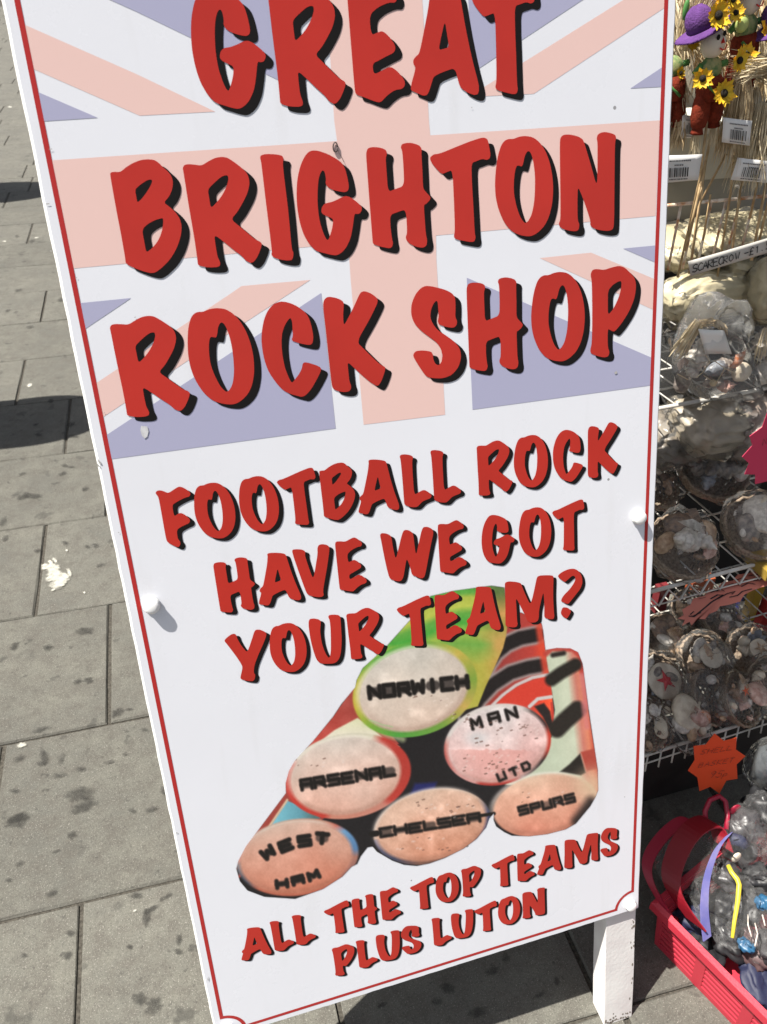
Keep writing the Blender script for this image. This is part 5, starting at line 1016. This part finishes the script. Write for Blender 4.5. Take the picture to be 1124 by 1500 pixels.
# middle shelf
zb = .57
basket(1000, 800, zb + .03, .052, (.05, -.45, .9), 'shell basket with a frosty white spiny shell, in front on the middle shelf', [('w', 'white', -.25, -.05, .55, .55), ('w', 'white', .35, -.15, .5, .40), ('c', 'tan', .55, .1, .4, .45), ('c', 'brown', -.1, .5, .4, .5), ('o', 'tan', -.75, .05, .35, .4), ('c', 'brown', .3, .5, .3, .4), ('s', 'pink', .6, -.3, .25, .4)], None, m_film, (1.15, .9, .65))
basket(1112, 772, zb + .04, .052, (-.1, -.45, .9), 'shell basket in hazy film holding a large pale shell, right of the bare wire mesh', [('c', 'white', .0, .2, .5, .7), ('d', 'cream', .2, .3, .6, .35), ('w', 'white', .3, -.2, .5, .45), ('c', 'grey', -.55, -.1, .35, .45), ('s', 'grey', -.4, .4, .3, .4)], None, m_film2)
basket(960, 705, zb + .05, .046, (.2, -.6, .8), 'round shell basket of mottled yellowish shells beside the sign', fill(10, ['cream', 'tan', 'brown'], 'wos', (.22, .34)), None, m_film, bm=m_bowl2)
e = basket(1046, 682, zb + .075, .060, (0, -.5, .85), 'wide shell basket with a red and white ribbed shell under the pink star', [('s', 'orange', .35, .0, .55, .5), ('w', 'grey', -.35, -.2, .45, .45), ('w', 'grey', .05, -.35, .45, .42), ('o', 'white', -.5, .15, .45, .32), ('w', 'grey', -.7, -.05, .3, .4), ('s', 'pink', .6, .1, .4, .5), ('c', 'pink', .1, .45, .5, .5), ('o', 'white', .45, -.35, .4, .4), ('w', 'blue', -.55, -.45, .35, .3), ('c', 'cream', -.2, .5, .4, .4), ('o', 'pink', .75, -.25, .3, .3)], None, m_film, (1.1, .9, .7))
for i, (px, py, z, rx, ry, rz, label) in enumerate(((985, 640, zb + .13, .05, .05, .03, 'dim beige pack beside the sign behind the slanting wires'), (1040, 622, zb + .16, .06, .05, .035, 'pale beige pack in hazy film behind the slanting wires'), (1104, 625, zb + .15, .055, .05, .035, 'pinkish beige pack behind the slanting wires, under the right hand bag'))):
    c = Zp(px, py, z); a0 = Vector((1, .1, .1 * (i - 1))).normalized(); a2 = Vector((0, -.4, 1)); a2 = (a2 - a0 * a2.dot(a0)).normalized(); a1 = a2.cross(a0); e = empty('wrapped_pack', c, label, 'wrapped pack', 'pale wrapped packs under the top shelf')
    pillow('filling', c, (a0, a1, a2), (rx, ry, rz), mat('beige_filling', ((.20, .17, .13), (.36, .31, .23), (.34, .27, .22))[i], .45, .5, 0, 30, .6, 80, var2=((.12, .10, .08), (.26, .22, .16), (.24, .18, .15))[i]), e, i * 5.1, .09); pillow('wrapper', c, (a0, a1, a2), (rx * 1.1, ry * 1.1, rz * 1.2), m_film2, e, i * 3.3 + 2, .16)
# top shelf: bag with tag, raffia and netted shell
def clear_bag(outline, y, thick, name, label, cat, seed, m):
    """crumpled see-through bag with the given silhouette, bulging front and back"""
    n = len(outline); cx = sum(p[0] for p in outline) / n; cy = sum(p[1] for p in outline) / n
    c = Yp(cx, cy, y); e = empty(name, c, label, cat); mb = MB(); O_ = []
    fine = chaikin(outline, 2); n = len(fine); R_ = 9; vs = []
    for s_ in (1, -1):
        for i in range(R_ + 1):
            f = i / R_
            for q in fine:
                px = cx + (q[0] - cx) * f; py = cy + (q[1] - cy) * f; p = Yp(px, py, y); nz = noise.noise(Vector((px * .045, py * .045, seed + s_))) * .016 + abs(noise.noise(Vector((px * .11, py * .11, seed)))) * .010
                p = p + Vector((0, -s_ * (thick * math.sqrt(max(0, 1 - f ** 2.5)) + nz * (1 - f ** 6)), 0)); vs.append(p)
    K = (R_ + 1) * n; fs = []
    for s_ in (0, 1):
        for i in range(R_):
            for j in range(n):
                a, b2, c2, d2 = s_ * K + i * n + j, s_ * K + i * n + (j + 1) % n, s_ * K + (i + 1) * n + (j + 1) % n, s_ * K + (i + 1) * n + j; fs.append((a, b2, c2, d2) if s_ == 0 else (a, d2, c2, b2))
    mb.add(vs, fs); mb.build('clear_film', m, e, True); return e
m_bag = film('bag_film', haze=.035, rough=.14, gl=.06); m_sunbag = film('sun_glare_film', haze=.10, rough=.12, gl=.16)  # gift bag film made hazier and glossier to suggest sun glare
ya = .478
e = clear_bag([(984, 520), (998, 478), (1015, 443), (1030, 428), (1052, 426), (1068, 436), (1080, 441), (1097, 437), (1100, 462), (1092, 474), (1084, 486), (1100, 525), (1110, 560), (1118, 580), (1098, 588), (1070, 590), (1030, 585), (1002, 570), (985, 548)], ya, .034, 'shell_gift_bag', 'open clear bag of shells with a blank white card and raffia, in the sun', 'gift bag', 3, m_sunbag)
P4 = [Yp(1023, 482, ya - .028), Yp(1061, 484, ya - .03), Yp(1073, 519, ya - .03), Yp(1033, 518, ya - .028)]; quad_card('white_card', P4, mat('bright_card', (.86, .85, .80), .5), e)
s_whelk(Yp(1022, 527, ya - .012), .021, (.1, 0, -1), SH['white'], e, .5); s_whelk(Yp(1015, 546, ya - .014), .012, (.6, 0, -.5), SH['white'], e, .5); s_whelk(Yp(1024, 505, ya - .012), .010, (.1, 0, 1), SH['white'], e, .5)
s_cowrie(Yp(1050, 540, ya - .004), .018, (1, 0, .3), SH['blue'], e); s_whelk(Yp(1064, 536, ya), .018, (1, 0, -.3), SH['grey'], e, .2); s_cowrie(Yp(1045, 560, ya - .004), .017, (1, 0, .1), SH['grey'], e); s_scallop(Yp(1081, 526, ya - .01), .017, (.2, -1, .2), SH['orange'], e); s_clam(Yp(1086, 545, ya - .004), .018, (0, -1, .3), SH['cream'], e); s_whelk(Yp(1065, 565, ya - .006), .014, (1, 0, 0), SH['pink'], e, .3)
s_clam(Yp(1000, 560, ya + .004), .018, (0, -1, .3), SH['grey'], e)
raffia('raffia', Yp(1024, 470, ya - .022), Yp(990, 524, ya - .02), 46, .006, .012, e, m_raf_l, .0013, 0, .002)
mb = MB()
for k in range(34):
    a0 = rnd.uniform(.0, .5); rr = rnd.uniform(17, 24); cxx = 1041 + rnd.uniform(-3, 3); cyy = 487 + rnd.uniform(-4, 5)
    mb.ribbon([Yp(cxx + rr * math.cos(t), cyy - rr * .8 * math.sin(t), ya - .02 + rnd.uniform(-.006, .004)) for t in [a0 - .3 + (3.1) * i / 8 for i in range(9)]], .0008, (0, -1, .3))
mb.build('raffia', m_raf, e, kind='stuff'); mb = MB()
for pts in (((1034, 520), (1040, 530), (1029, 546), (1020, 553)), ((1046, 528), (1063, 540), (1079, 548)), ((1062, 540), (1050, 560)), ((1031, 550), (1042, 557)), ((993, 548), (1008, 556))): mb.tube([Yp(*p, ya - .026) for p in pts], .0007, 5)
mb.ell(Yp(1045, 561, ya - .022), (.006, .005, .005), None, 10, 7); mb.build('raffia_knot', m_raf_l, e)
e = clear_bag([(1098, 500), (1104, 478), (1120, 470), (1150, 468), (1165, 520), (1160, 570), (1120, 572), (1102, 555)], ya + .02, .03, 'shell_gift_bag', 'clear bag of bright white netted shells at the right edge', 'gift bag', 8, m_sunbag); e['group'] = 'clear gift bags on the top shelf'
s_whelk(Yp(1118, 505, ya + .01), .022, (.1, 0, -1), SH['white'], e, .4); s_clam(Yp(1122, 545, ya + .01), .024, (0, -1, .3), SH['white'], e); s_whelk(Yp(1135, 520, ya + .01), .02, (.1, 0, -1), SH['cream'], e, .4)
raffia('raffia', Yp(1124, 480, ya), Yp(1112, 530, ya), 26, .006, .012, e, m_raf_l, .0011, 0, .002)
e = clear_bag([(966, 585), (972, 500), (985, 455), (1005, 470), (1000, 560), (1010, 592), (985, 600)], ya + .06, .03, 'shell_gift_bag', 'dim clear bag with brown shells between the sign and the sunlit bag', 'gift bag', 12, m_film2); e['group'] = 'clear gift bags on the top shelf'
for k in range(3): KIND[rnd.choice('woc')](Yp(rnd.uniform(975, 1000), rnd.uniform(490, 585), ya + .06), .017, (rnd.uniform(-1, 1), 0, 1), SH[rnd.choice(['brown', 'tan', 'pink'])], e)
e = clear_bag([(1088, 415), (1124, 400), (1165, 405), (1165, 470), (1120, 478), (1102, 470), (1080, 440)], ya + .05, .03, 'leafy_clear_bag', 'crumpled clear bag with something green inside, at the right edge', 'gift bag', 15, m_film2)
mb = MB(); mb.ell(Yp(1112, 448, ya + .06), (.014, .005, .010), None, 14, 8, lambda D, th, a: 1 + .2 * math.sin(5 * a)); mb.build('leaf', m_leaf, e, True)

# ------------------------------------------------------------------ price stars
def star_card(P, outline, th, name, m, label, cat='price star'):
    pts = [P(*q) for q in outline]; c = sum(pts, Vector()) / len(pts); e = empty(name, c, label, cat)
    n_ = Vector((0, 0, 0))
    for i in range(len(pts)): n_ += (pts[i] - c).cross(pts[(i + 1) % len(pts)] - c)
    n_.normalize(); n_ = n_ if n_.dot(CAM - c) > 0 else -n_
    k = len(pts); mb = MB(); mb.add(pts + [p - n_ * th for p in pts] + [c, c - n_ * th], [(i, (i + 1) % k, 2 * k) for i in range(k)] + [(k + (i + 1) % k, k + i, 2 * k + 1) for i in range(k)] + [(i, k + i, k + (i + 1) % k, (i + 1) % k) for i in range(k)]); mb.build('card', m, e); return e, n_
Z6 = 1124 / 204.
os_ = [(920 + x / Z6, 1050 + y / Z6) for x, y in ((700, 135), (775, 195), (878, 168), (872, 265), (948, 318), (878, 385), (885, 500), (795, 515), (738, 620), (665, 565), (578, 600), (562, 490), (485, 435), (540, 350), (530, 238), (630, 225))]
yo = pC.y - .055
e, n_ = star_card(lambda x, y: Yp(x, y, yo), os_, .0006, 'price_star', mat('fluorescent_orange_card', (.72, .085, .022), .6, .2), 'bright orange eight-pointed price star handwritten SHELL BASKET 95p', 'price star')
m_pen = mat('ballpoint', (.10, .02, .012), .6)
def pxline(txt, a, b_, h, wd, y, parent, m, adv=1.25, n_=n_):
    A_ = Yp(*a, y); B_ = Yp(*b_, y); D_ = B_ - A_; k = len(txt) * adv * .7 - (adv * .7 - .68); hs = h * (Yp(a[0] + 10, a[1], y).x - A_.x) / 10; U_ = D_.normalized(); V_ = n_.cross(U_); V_ = V_ if V_.z > 0 else -V_; sx = D_.length / (k * hs)
    scrawl(txt, lambda x, yy: A_ + U_ * x * sx + V_ * yy + n_ * .0008, hs, wd, 'writing', m, parent, adv, n_)
pxline('SHELL', (1025, 1105), (1071, 1098), 8, .0009, yo, e, m_pen); pxline('BASKET', (1022, 1124), (1073, 1116), 8, .0009, yo, e, m_pen); pxline('95', (1036, 1139), (1055, 1138), 11, .0009, yo, e, m_pen); pxline('p', (1057, 1138), (1064, 1137), 9, .0009, yo, e, m_pen)
ms = [(940 + x / 6., 600 + y / 6.) for x, y in ((1104, 30), (1060, 155), (950, 235), (975, 315), (885, 415), (945, 475), (905, 570), (1000, 570), (1000, 655), (1104, 630))]
ms += [(1128, 718), (1136, 705), (1150, 707), (1152, 692), (1166, 680), (1158, 668), (1168, 652), (1155, 646), (1155, 630), (1143, 633), (1137, 618), (1128, 622)]
e, n_ = star_card(lambda x, y: Yp(x, y, pB.y - .03), ms, .0006, 'price_star', mat('fluorescent_pink_card', (.62, .05, .12), .6, .2), 'large deep pink price star cut by the right edge of the view', 'price star')
pxline('N', (1117, 652), (1123, 650), 9, .0009, pB.y - .03, e, m_pen, 1.25, n_)
Z5 = 1119 / 194.
ss = [(930 + x / Z5, 840 + y / Z5) for x, y in ((365, 380), (415, 350), (400, 305), (470, 265), (495, 210), (590, 190), (640, 135), (700, 120), (740, 75), (830, 60), (870, 10), (980, -8), (1119, -50), (1240, -70), (1260, -20), (1180, 20), (1119, 100), (1000, 140), (930, 175), (890, 235), (800, 262), (720, 275), (700, 310), (620, 345), (595, 385), (530, 380), (480, 440), (465, 405), (400, 440), (425, 390))]
e, n_ = star_card(lambda x, y: Zp(x, y, .545), ss, .0006, 'price_star', mat('salmon_card', (.62, .22, .17), .6, .2), 'long salmon price star with black scribbled handwriting under the middle shelf', 'price star')
mb = MB()
def sq(pts, wd=.0016):
    mb.ribbon([Zp(930 + x / Z5, 840 + y / Z5, .5462) for x, y in pts], wd, (0, 0, 1))
sq([(455, 360), (500, 365), (580, 300), (650, 240), (750, 180), (700, 180), (640, 215)], .0022); sq([(500, 320), (470, 345), (490, 360), (560, 330)]); sq([(540, 215), (600, 200)], .0008); sq([(640, 160), (720, 130), (760, 150)]); sq([(700, 215), (780, 170), (850, 150), (820, 175)]); sq([(760, 110), (830, 85), (870, 95), (920, 60)]); sq([(850, 60), (900, 40), (960, 55)]); sq([(900, 110), (960, 80), (1020, 90)]); sq([(960, 20), (1050, 5), (1119, 20)]); sq([(880, 100), (870, 80)]); sq([(800, 200), (870, 185), (910, 150), (990, 130)]); sq([(690, 150), (740, 120)]); sq([(1000, 60), (1080, 50)])
mb.build('writing', m_ink, e, kind='stuff')

# ------------------------------------------------------------------ coloured packets behind the lower shelf, and other dim goods
for (x0, x1, y0, y1, y, col, label) in ((1080, 1094, 866, 900, .60, (.02, .03, .22), 'dark blue packet edge at the back of the lower shelf'), (1093, 1122, 862, 912, .61, (.45, .27, .02), 'yellow packet at the back of the lower shelf'), (1108, 1150, 880, 935, .60, (.42, .02, .02), 'red packet in front of the yellow one'), (1012, 1050, 848, 872, .58, (.35, .08, .03), 'orange red packet behind the middle shelf rail'), (960, 985, 862, 900, .6, (.16, .02, .025), 'dark red packet behind the sign edge')):
    a = Yp(x0, y1, y); b_ = Yp(x1, y0, y); mb = MB(); mb.box(((a.x + b_.x) / 2, y + .012, (a.z + b_.z) / 2), (b_.x - a.x, .02, b_.z - a.z)); tag(mb.build('packet', mat('packet', col, .5), None), label, 'packet', 'coloured packets at the back of the rack')
mb = MB(); mb.box(Zp(1128, 826, .57), (.05, .05, .016)); tag(mb.build('yellow_box', mat('yellow_card', (.30, .20, .03), .6)), 'low yellow box at the right end of the middle shelf', 'box')

# ------------------------------------------------------------------ red plastic basket on the ground
m_plast = mat('red_plastic', (.50, .034, .056), .42, .5, 0, 10, .15, 300, var2=(.44, .028, .050)); m_handle = mat('deep_pink_plastic', (.30, .010, .034), .4, .5)
rb = empty('red_basket', (.80, .0, 0), 'red plastic shopping basket with slotted sides on the paving', 'basket')
A_ = Vector((.694, .088, 0)); d1_ = Vector((.312, -.95, 0)).normalized(); d2_ = Vector((.95, .312, 0)).normalized(); BH = .112; BLn = .40; BW = .28; FL = .010
def bp(s_, t, z):   # s along the long side, t across, flared outwards with height
    f = z / BH * FL; s2 = s_ + (s_ / BLn * 2 - 1) * f; t2 = t + (t / BW * 2 - 1) * f; return A_ + d1_ * s2 + d2_ * t2 + Vector((0, 0, z))
def bar(mb, P0, P1, hw, z0, z1, nd):   # bar between two side points, z0..z1
    a0, a1, b0, b1 = P0(z0), P1(z0), P0(z1), P1(z1); n_ = nd * hw; mb.add([a0 - n_, a1 - n_, b1 - n_, b0 - n_, a0 + n_, a1 + n_, b1 + n_, b0 + n_], [(0, 1, 2, 3), (7, 6, 5, 4), (0, 4, 5, 1), (1, 5, 6, 2), (2, 6, 7, 3), (3, 7, 4, 0)])
def side(fixed, along, L_, nd, cols):
    P = (lambda q: (lambda z: bp(q, fixed, z))) if along == 's' else (lambda q: (lambda z: bp(fixed, q, z)))
    mb = MB(); bar(mb, P(0), P(L_), .0014, .0, .014, nd); bar(mb, P(0), P(L_), .0014, .088, BH, nd)
    w_ = L_ / cols
    for k in range(cols + 1):
        c = k * w_; bar(mb, P(max(0, c - .0085)), P(min(L_, c + .0085)), .0017, .0139, .0881, nd)
    o = mb.build('side', m_plast, rb)
    for k in range(cols):
        for r_ in range(6):
            z = .0142 + r_ * .0125 + .0055; mb = MB(); bar(mb, P(k * w_ + .008), P((k + 1) * w_ - .008), .0012, z, z + .0062, nd); mb.build('slat', m_plast, o)
side(0, 's', BLn, d2_, 5); side(BW, 's', BLn, d2_, 5); side(0, 't', BW, d1_, 3); side(BLn, 't', BW, d1_, 3)
mb = MB(); mb.add([bp(0, 0, .002), bp(BLn, 0, .002), bp(BLn, BW, .002), bp(0, BW, .002), bp(0, 0, .005), bp(BLn, 0, .005), bp(BLn, BW, .005), bp(0, BW, .005)], [(3, 2, 1, 0), (4, 5, 6, 7)]); mb.build('floor_panel', m_plast, rb)
mb = MB()   # rolled rim: flat flange turned outwards
rp = [(0, 0), (BLn, 0), (BLn, BW), (0, BW)]; o8 = []
def rimp(s_, t, off, z): c = bp(s_, t, BH); q = (c - bp(BLn / 2, BW / 2, BH)); dd = d1_ * math.copysign(off, s_ - BLn / 2) + d2_ * math.copysign(off, t - BW / 2); return Vector((c.x, c.y, z)) + dd
ri = [rimp(s_, t, -.001, BH + .004) for s_, t in rp]; ro = [rimp(s_, t, .0095, BH + .002) for s_, t in rp]; rl = [rimp(s_, t, .0095, BH - .014) for s_, t in rp]; rj = [rimp(s_, t, .008, BH - .014) for s_, t in rp]; rk = [rimp(s_, t, -.001, BH - .001) for s_, t in rp]
vs = ri + ro + rl + rj + rk; mb.add(vs, [(4 * a + i, 4 * a + (i + 1) % 4, 4 * a + 4 + (i + 1) % 4, 4 * a + 4 + i) for a in range(4) for i in range(4)] + [(16 + i, 16 + (i + 1) % 4, (i + 1) % 4, i) for i in range(4)]); mb.build('rim', m_plast, rb)
# swing handles: broad flat straps looping up at the far end
def strap(pts, wd, th, m, name, parent):
    pts = [Vector(p) for p in pts]; P_ = []
    for i in range(len(pts) - 1):     # smooth
        p0 = pts[max(i - 1, 0)]; p1 = pts[i]; p2 = pts[i + 1]; p3 = pts[min(i + 2, len(pts) - 1)]
        for k in range(6):
            t = k / 6; P_.append(.5 * ((2 * p1) + (p2 - p0) * t + (2 * p0 - 5 * p1 + 4 * p2 - p3) * t * t + (3 * p1 - p0 - 3 * p2 + p3) * t ** 3))
    P_.append(pts[-1]); mb = MB(); vs = []; up = Vector(wd)
    for i, p in enumerate(P_):
        t = (P_[min(i + 1, len(P_) - 1)] - P_[max(i - 1, 0)]).normalized(); q = t.cross(up).normalized() * th; u_ = up * .5; vs += [p - u_ - q, p + u_ - q, p + u_ + q, p - u_ + q]
    n = len(P_); mb.add(vs, [(4 * i + j, 4 * i + (j + 1) % 4, 4 * i + 4 + (j + 1) % 4, 4 * i + 4 + j) for i in range(n - 1) for j in range(4)] + [(0, 1, 2, 3), (4 * n - 1, 4 * n - 2, 4 * n - 3, 4 * n - 4)]); return mb.build(name, m, parent, False)
wv = d1_ * .026 + Vector((0, 0, .004))
strap([bp(.015, .0, BH), Zp(952, 1290, .13), Zp(950, 1258, .14), Zp(972, 1224, .15), Zp(1003, 1202, .16), Zp(1030, 1215, .16)], wv * .75, .0012, m_handle, 'handle', rb)
strap([bp(.05, .02, BH), Zp(985, 1300, .14), Zp(990, 1255, .16), Zp(1015, 1215, .18), Zp(1045, 1205, .17), Zp(1060, 1240, .15)], d1_ * .034 + Vector((0, 0, .01)), .0012, mat('red_dark_plastic', (.20, .006, .014), .45), 'handle', rb)
hs_ = empty('pink_scoop', Zp(1040, 1180, .19), 'deep pink plastic loop handle of a toy standing in the red basket', 'toy')
mb = MB(); mb.tube([Zp(1034, 1205, .16), Zp(1033, 1188, .17), Zp(1040, 1172, .18), Zp(1054, 1166, .185), Zp(1063, 1174, .18), Zp(1066, 1195, .17), Zp(1064, 1215, .16)], .0042, 10); mb.build('loop_handle', m_handle, hs_, True)
mb = MB(); mb.ell(Zp(1075, 1190, .16), (.014, .004, .02), None, 14, 8); mb.build('blade', m_handle, hs_, True)
# bagged toys heaped in the basket
m_blk = mat('black_rubber', (.016, .016, .018), .5, .5); m_lil = mat('lilac_strap', (.12, .12, .33), .5, .4, 0, 30, var2=(.20, .18, .36)); m_yel = mat('yellow_tube', (.62, .50, .04), .4, .5); m_nvy = mat('navy_cloth', (.012, .015, .045), .6); m_tq = mat('blue_plastic', (.02, .09, .18), .4); m_gr = mat('grey_rubber', (.045, .042, .045), .4)
tb_ = empty('bagged_snorkel_set', Zp(1075, 1290, .12), 'clear bag with yellow snorkel and lilac strap lying in the red basket', 'toy bag')
strap([Zp(1068, 1222, .17), Zp(1050, 1245, .165), Zp(1036, 1285, .15), Zp(1032, 1330, .13), Zp(1036, 1375, .10)], Vector((.016, .004, .0)), .0012, m_lil, 'lilac_strap', tb_)
mb = MB(); mb.tube([Zp(1067, 1268, .165), Zp(1072, 1278, .165), Zp(1080, 1288, .163), Zp(1083, 1296, .16), Zp(1081, 1320, .15), Zp(1076, 1350, .13), Zp(1073, 1374, .12)], [.0035, .0036, .004, .004, .0036, .003, .0026], 10); mb.build('yellow_snorkel', m_yel, tb_, True)
mb = MB(); mb.ell(Zp(1079, 1256, .155), (.008, .004, .012), None, 14, 8); mb.build('mouthpiece', SH['cream'], tb_, True)
mb = MB(); mb.tube([Zp(1070, 1228, .16), Zp(1085, 1232, .155), Zp(1092, 1240, .15)], .010, 10); mb.build('navy_band', m_nvy, tb_, True)
for (px, py, z, r_, mt, nm) in ((1055, 1330, .08, (.030, .030, .020), m_blk, 'mask'), (1095, 1330, .09, (.032, .026, .022), m_blk, 'mask'), (1060, 1280, .10, (.026, .03, .02), m_gr, 'fin'), (1010, 1300, .08, (.03, .03, .02), m_blk, 'fin'), (1110, 1290, .11, (.028, .03, .024), m_blk, 'fin'), (1035, 1395, .05, (.03, .03, .014), m_blk, 'fin'), (1110, 1392, .07, (.03, .03, .02), mat('dusky', (.10, .06, .06), .5), 'fin'), (1118, 1322, .13, (.012, .012, .008), m_tq, 'blue_toy'), (1092, 1384, .10, (.014, .01, .008), m_tq, 'blue_toy'), (1085, 1240, .11, (.03, .03, .03), m_gr, 'fin'), (1075, 1378, .06, (.036, .036, .02), m_blk, 'fin'), (1112, 1432, .05, (.03, .042, .012), m_nvy, 'fin'), (1140, 1390, .09, (.036, .036, .02), m_gr, 'fin'), (1092, 1212, .145, (.038, .03, .03), m_gr, 'fin'), (1122, 1188, .15, (.04, .03, .03), m_blk, 'fin'), (1150, 1165, .15, (.04, .03, .03), m_gr, 'fin'), (1020, 1345, .06, (.03, .036, .02), m_nvy, 'fin'), (1150, 1330, .1, (.036, .036, .02), m_blk, 'fin')):
    c = Zp(px, py, z); mb = MB(); sd = rnd.uniform(0, 9); mb.ell(c, r_, ax3((rnd.uniform(-.4, .4), rnd.uniform(-.4, .4), 1)), 32, 20, lambda D, th, a: 1 + .35 * noise.noise(D * 1.7 + Vector((sd, 0, 0))) - .28 * abs(noise.noise(D * 3.5 + Vector((0, sd, 0))))); mb.build(nm, mt, tb_, True)
mb = MB(); mb.tube([Zp(1096, 1340, .14), Zp(1096, 1355, .14), Zp(1101, 1372, .135)], .0011, 6); mb.tube([Zp(1106, 1352, .14), Zp(1110, 1368, .135), Zp(1106, 1386, .13)], .0011, 6); mb.tube([Zp(1117, 1340, .14), Zp(1121, 1356, .135)], .0011, 6); mb.build('white_piping', SH['white'], tb_, True)
def heap(cpx, cpy, z, r, seed, sq=(1, 1, 1), m=None):
    c = Zp(cpx, cpy, z); mb = MB(); N, V = 56, 34; vs = []
    for i in range(V + 1):
        th = math.pi * i / V
        for j in range(N):
            a = 2 * math.pi * j / N; D = Vector((math.sin(th) * math.cos(a), math.sin(th) * math.sin(a), math.cos(th)))
            q = noise.noise(D * 2.0 + Vector((seed, 0, 0))) * .35 + abs(noise.noise(D * 4.5 + Vector((0, seed, 0)))) * .26
            p = c + Vector((D.x * sq[0], D.y * sq[1], D.z * sq[2])) * r * (.85 + q); vs.append(p)
    mb.add(vs, [(i * N + j, (i + 1) * N + j, (i + 1) * N + (j + 1) % N, i * N + (j + 1) % N) for i in range(V) for j in range(N)]); return mb.build('clear_wrapper', m or m_bag, tb_, False)
heap(1085, 1250, .13, .050, 1.3, (1, 1, 1.2)); heap(1070, 1330, .10, .060, 4.7, (1, 1.1, .8)); heap(1120, 1360, .09, .055, 8.1, (.9, 1.2, .8)); heap(1112, 1205, .15, .046, 6.2, (1.1, 1, 1)); heap(1010, 1270, .10, .048, 2.2, (1, 1, 1.2))
m_bp = empty('hanging_clear_pack', Zp(1110, 1120, .2), 'glossy clear pack hanging below the lower shelf at the right edge', 'toy bag')
mb = MB(); c = Zp(1122, 1120, .20); mb.ell(c, (.022, .02, .05), None, 20, 12, lambda D, th, a: 1 + .25 * noise.noise(D * 3)); mb.build('dark_filling', mat('slate', (.06, .07, .08), .5), m_bp, True)
wrap(c, .045, (0, 0, 1), m_bp, m_film2, 5, False, (.7, .7, 1.3))
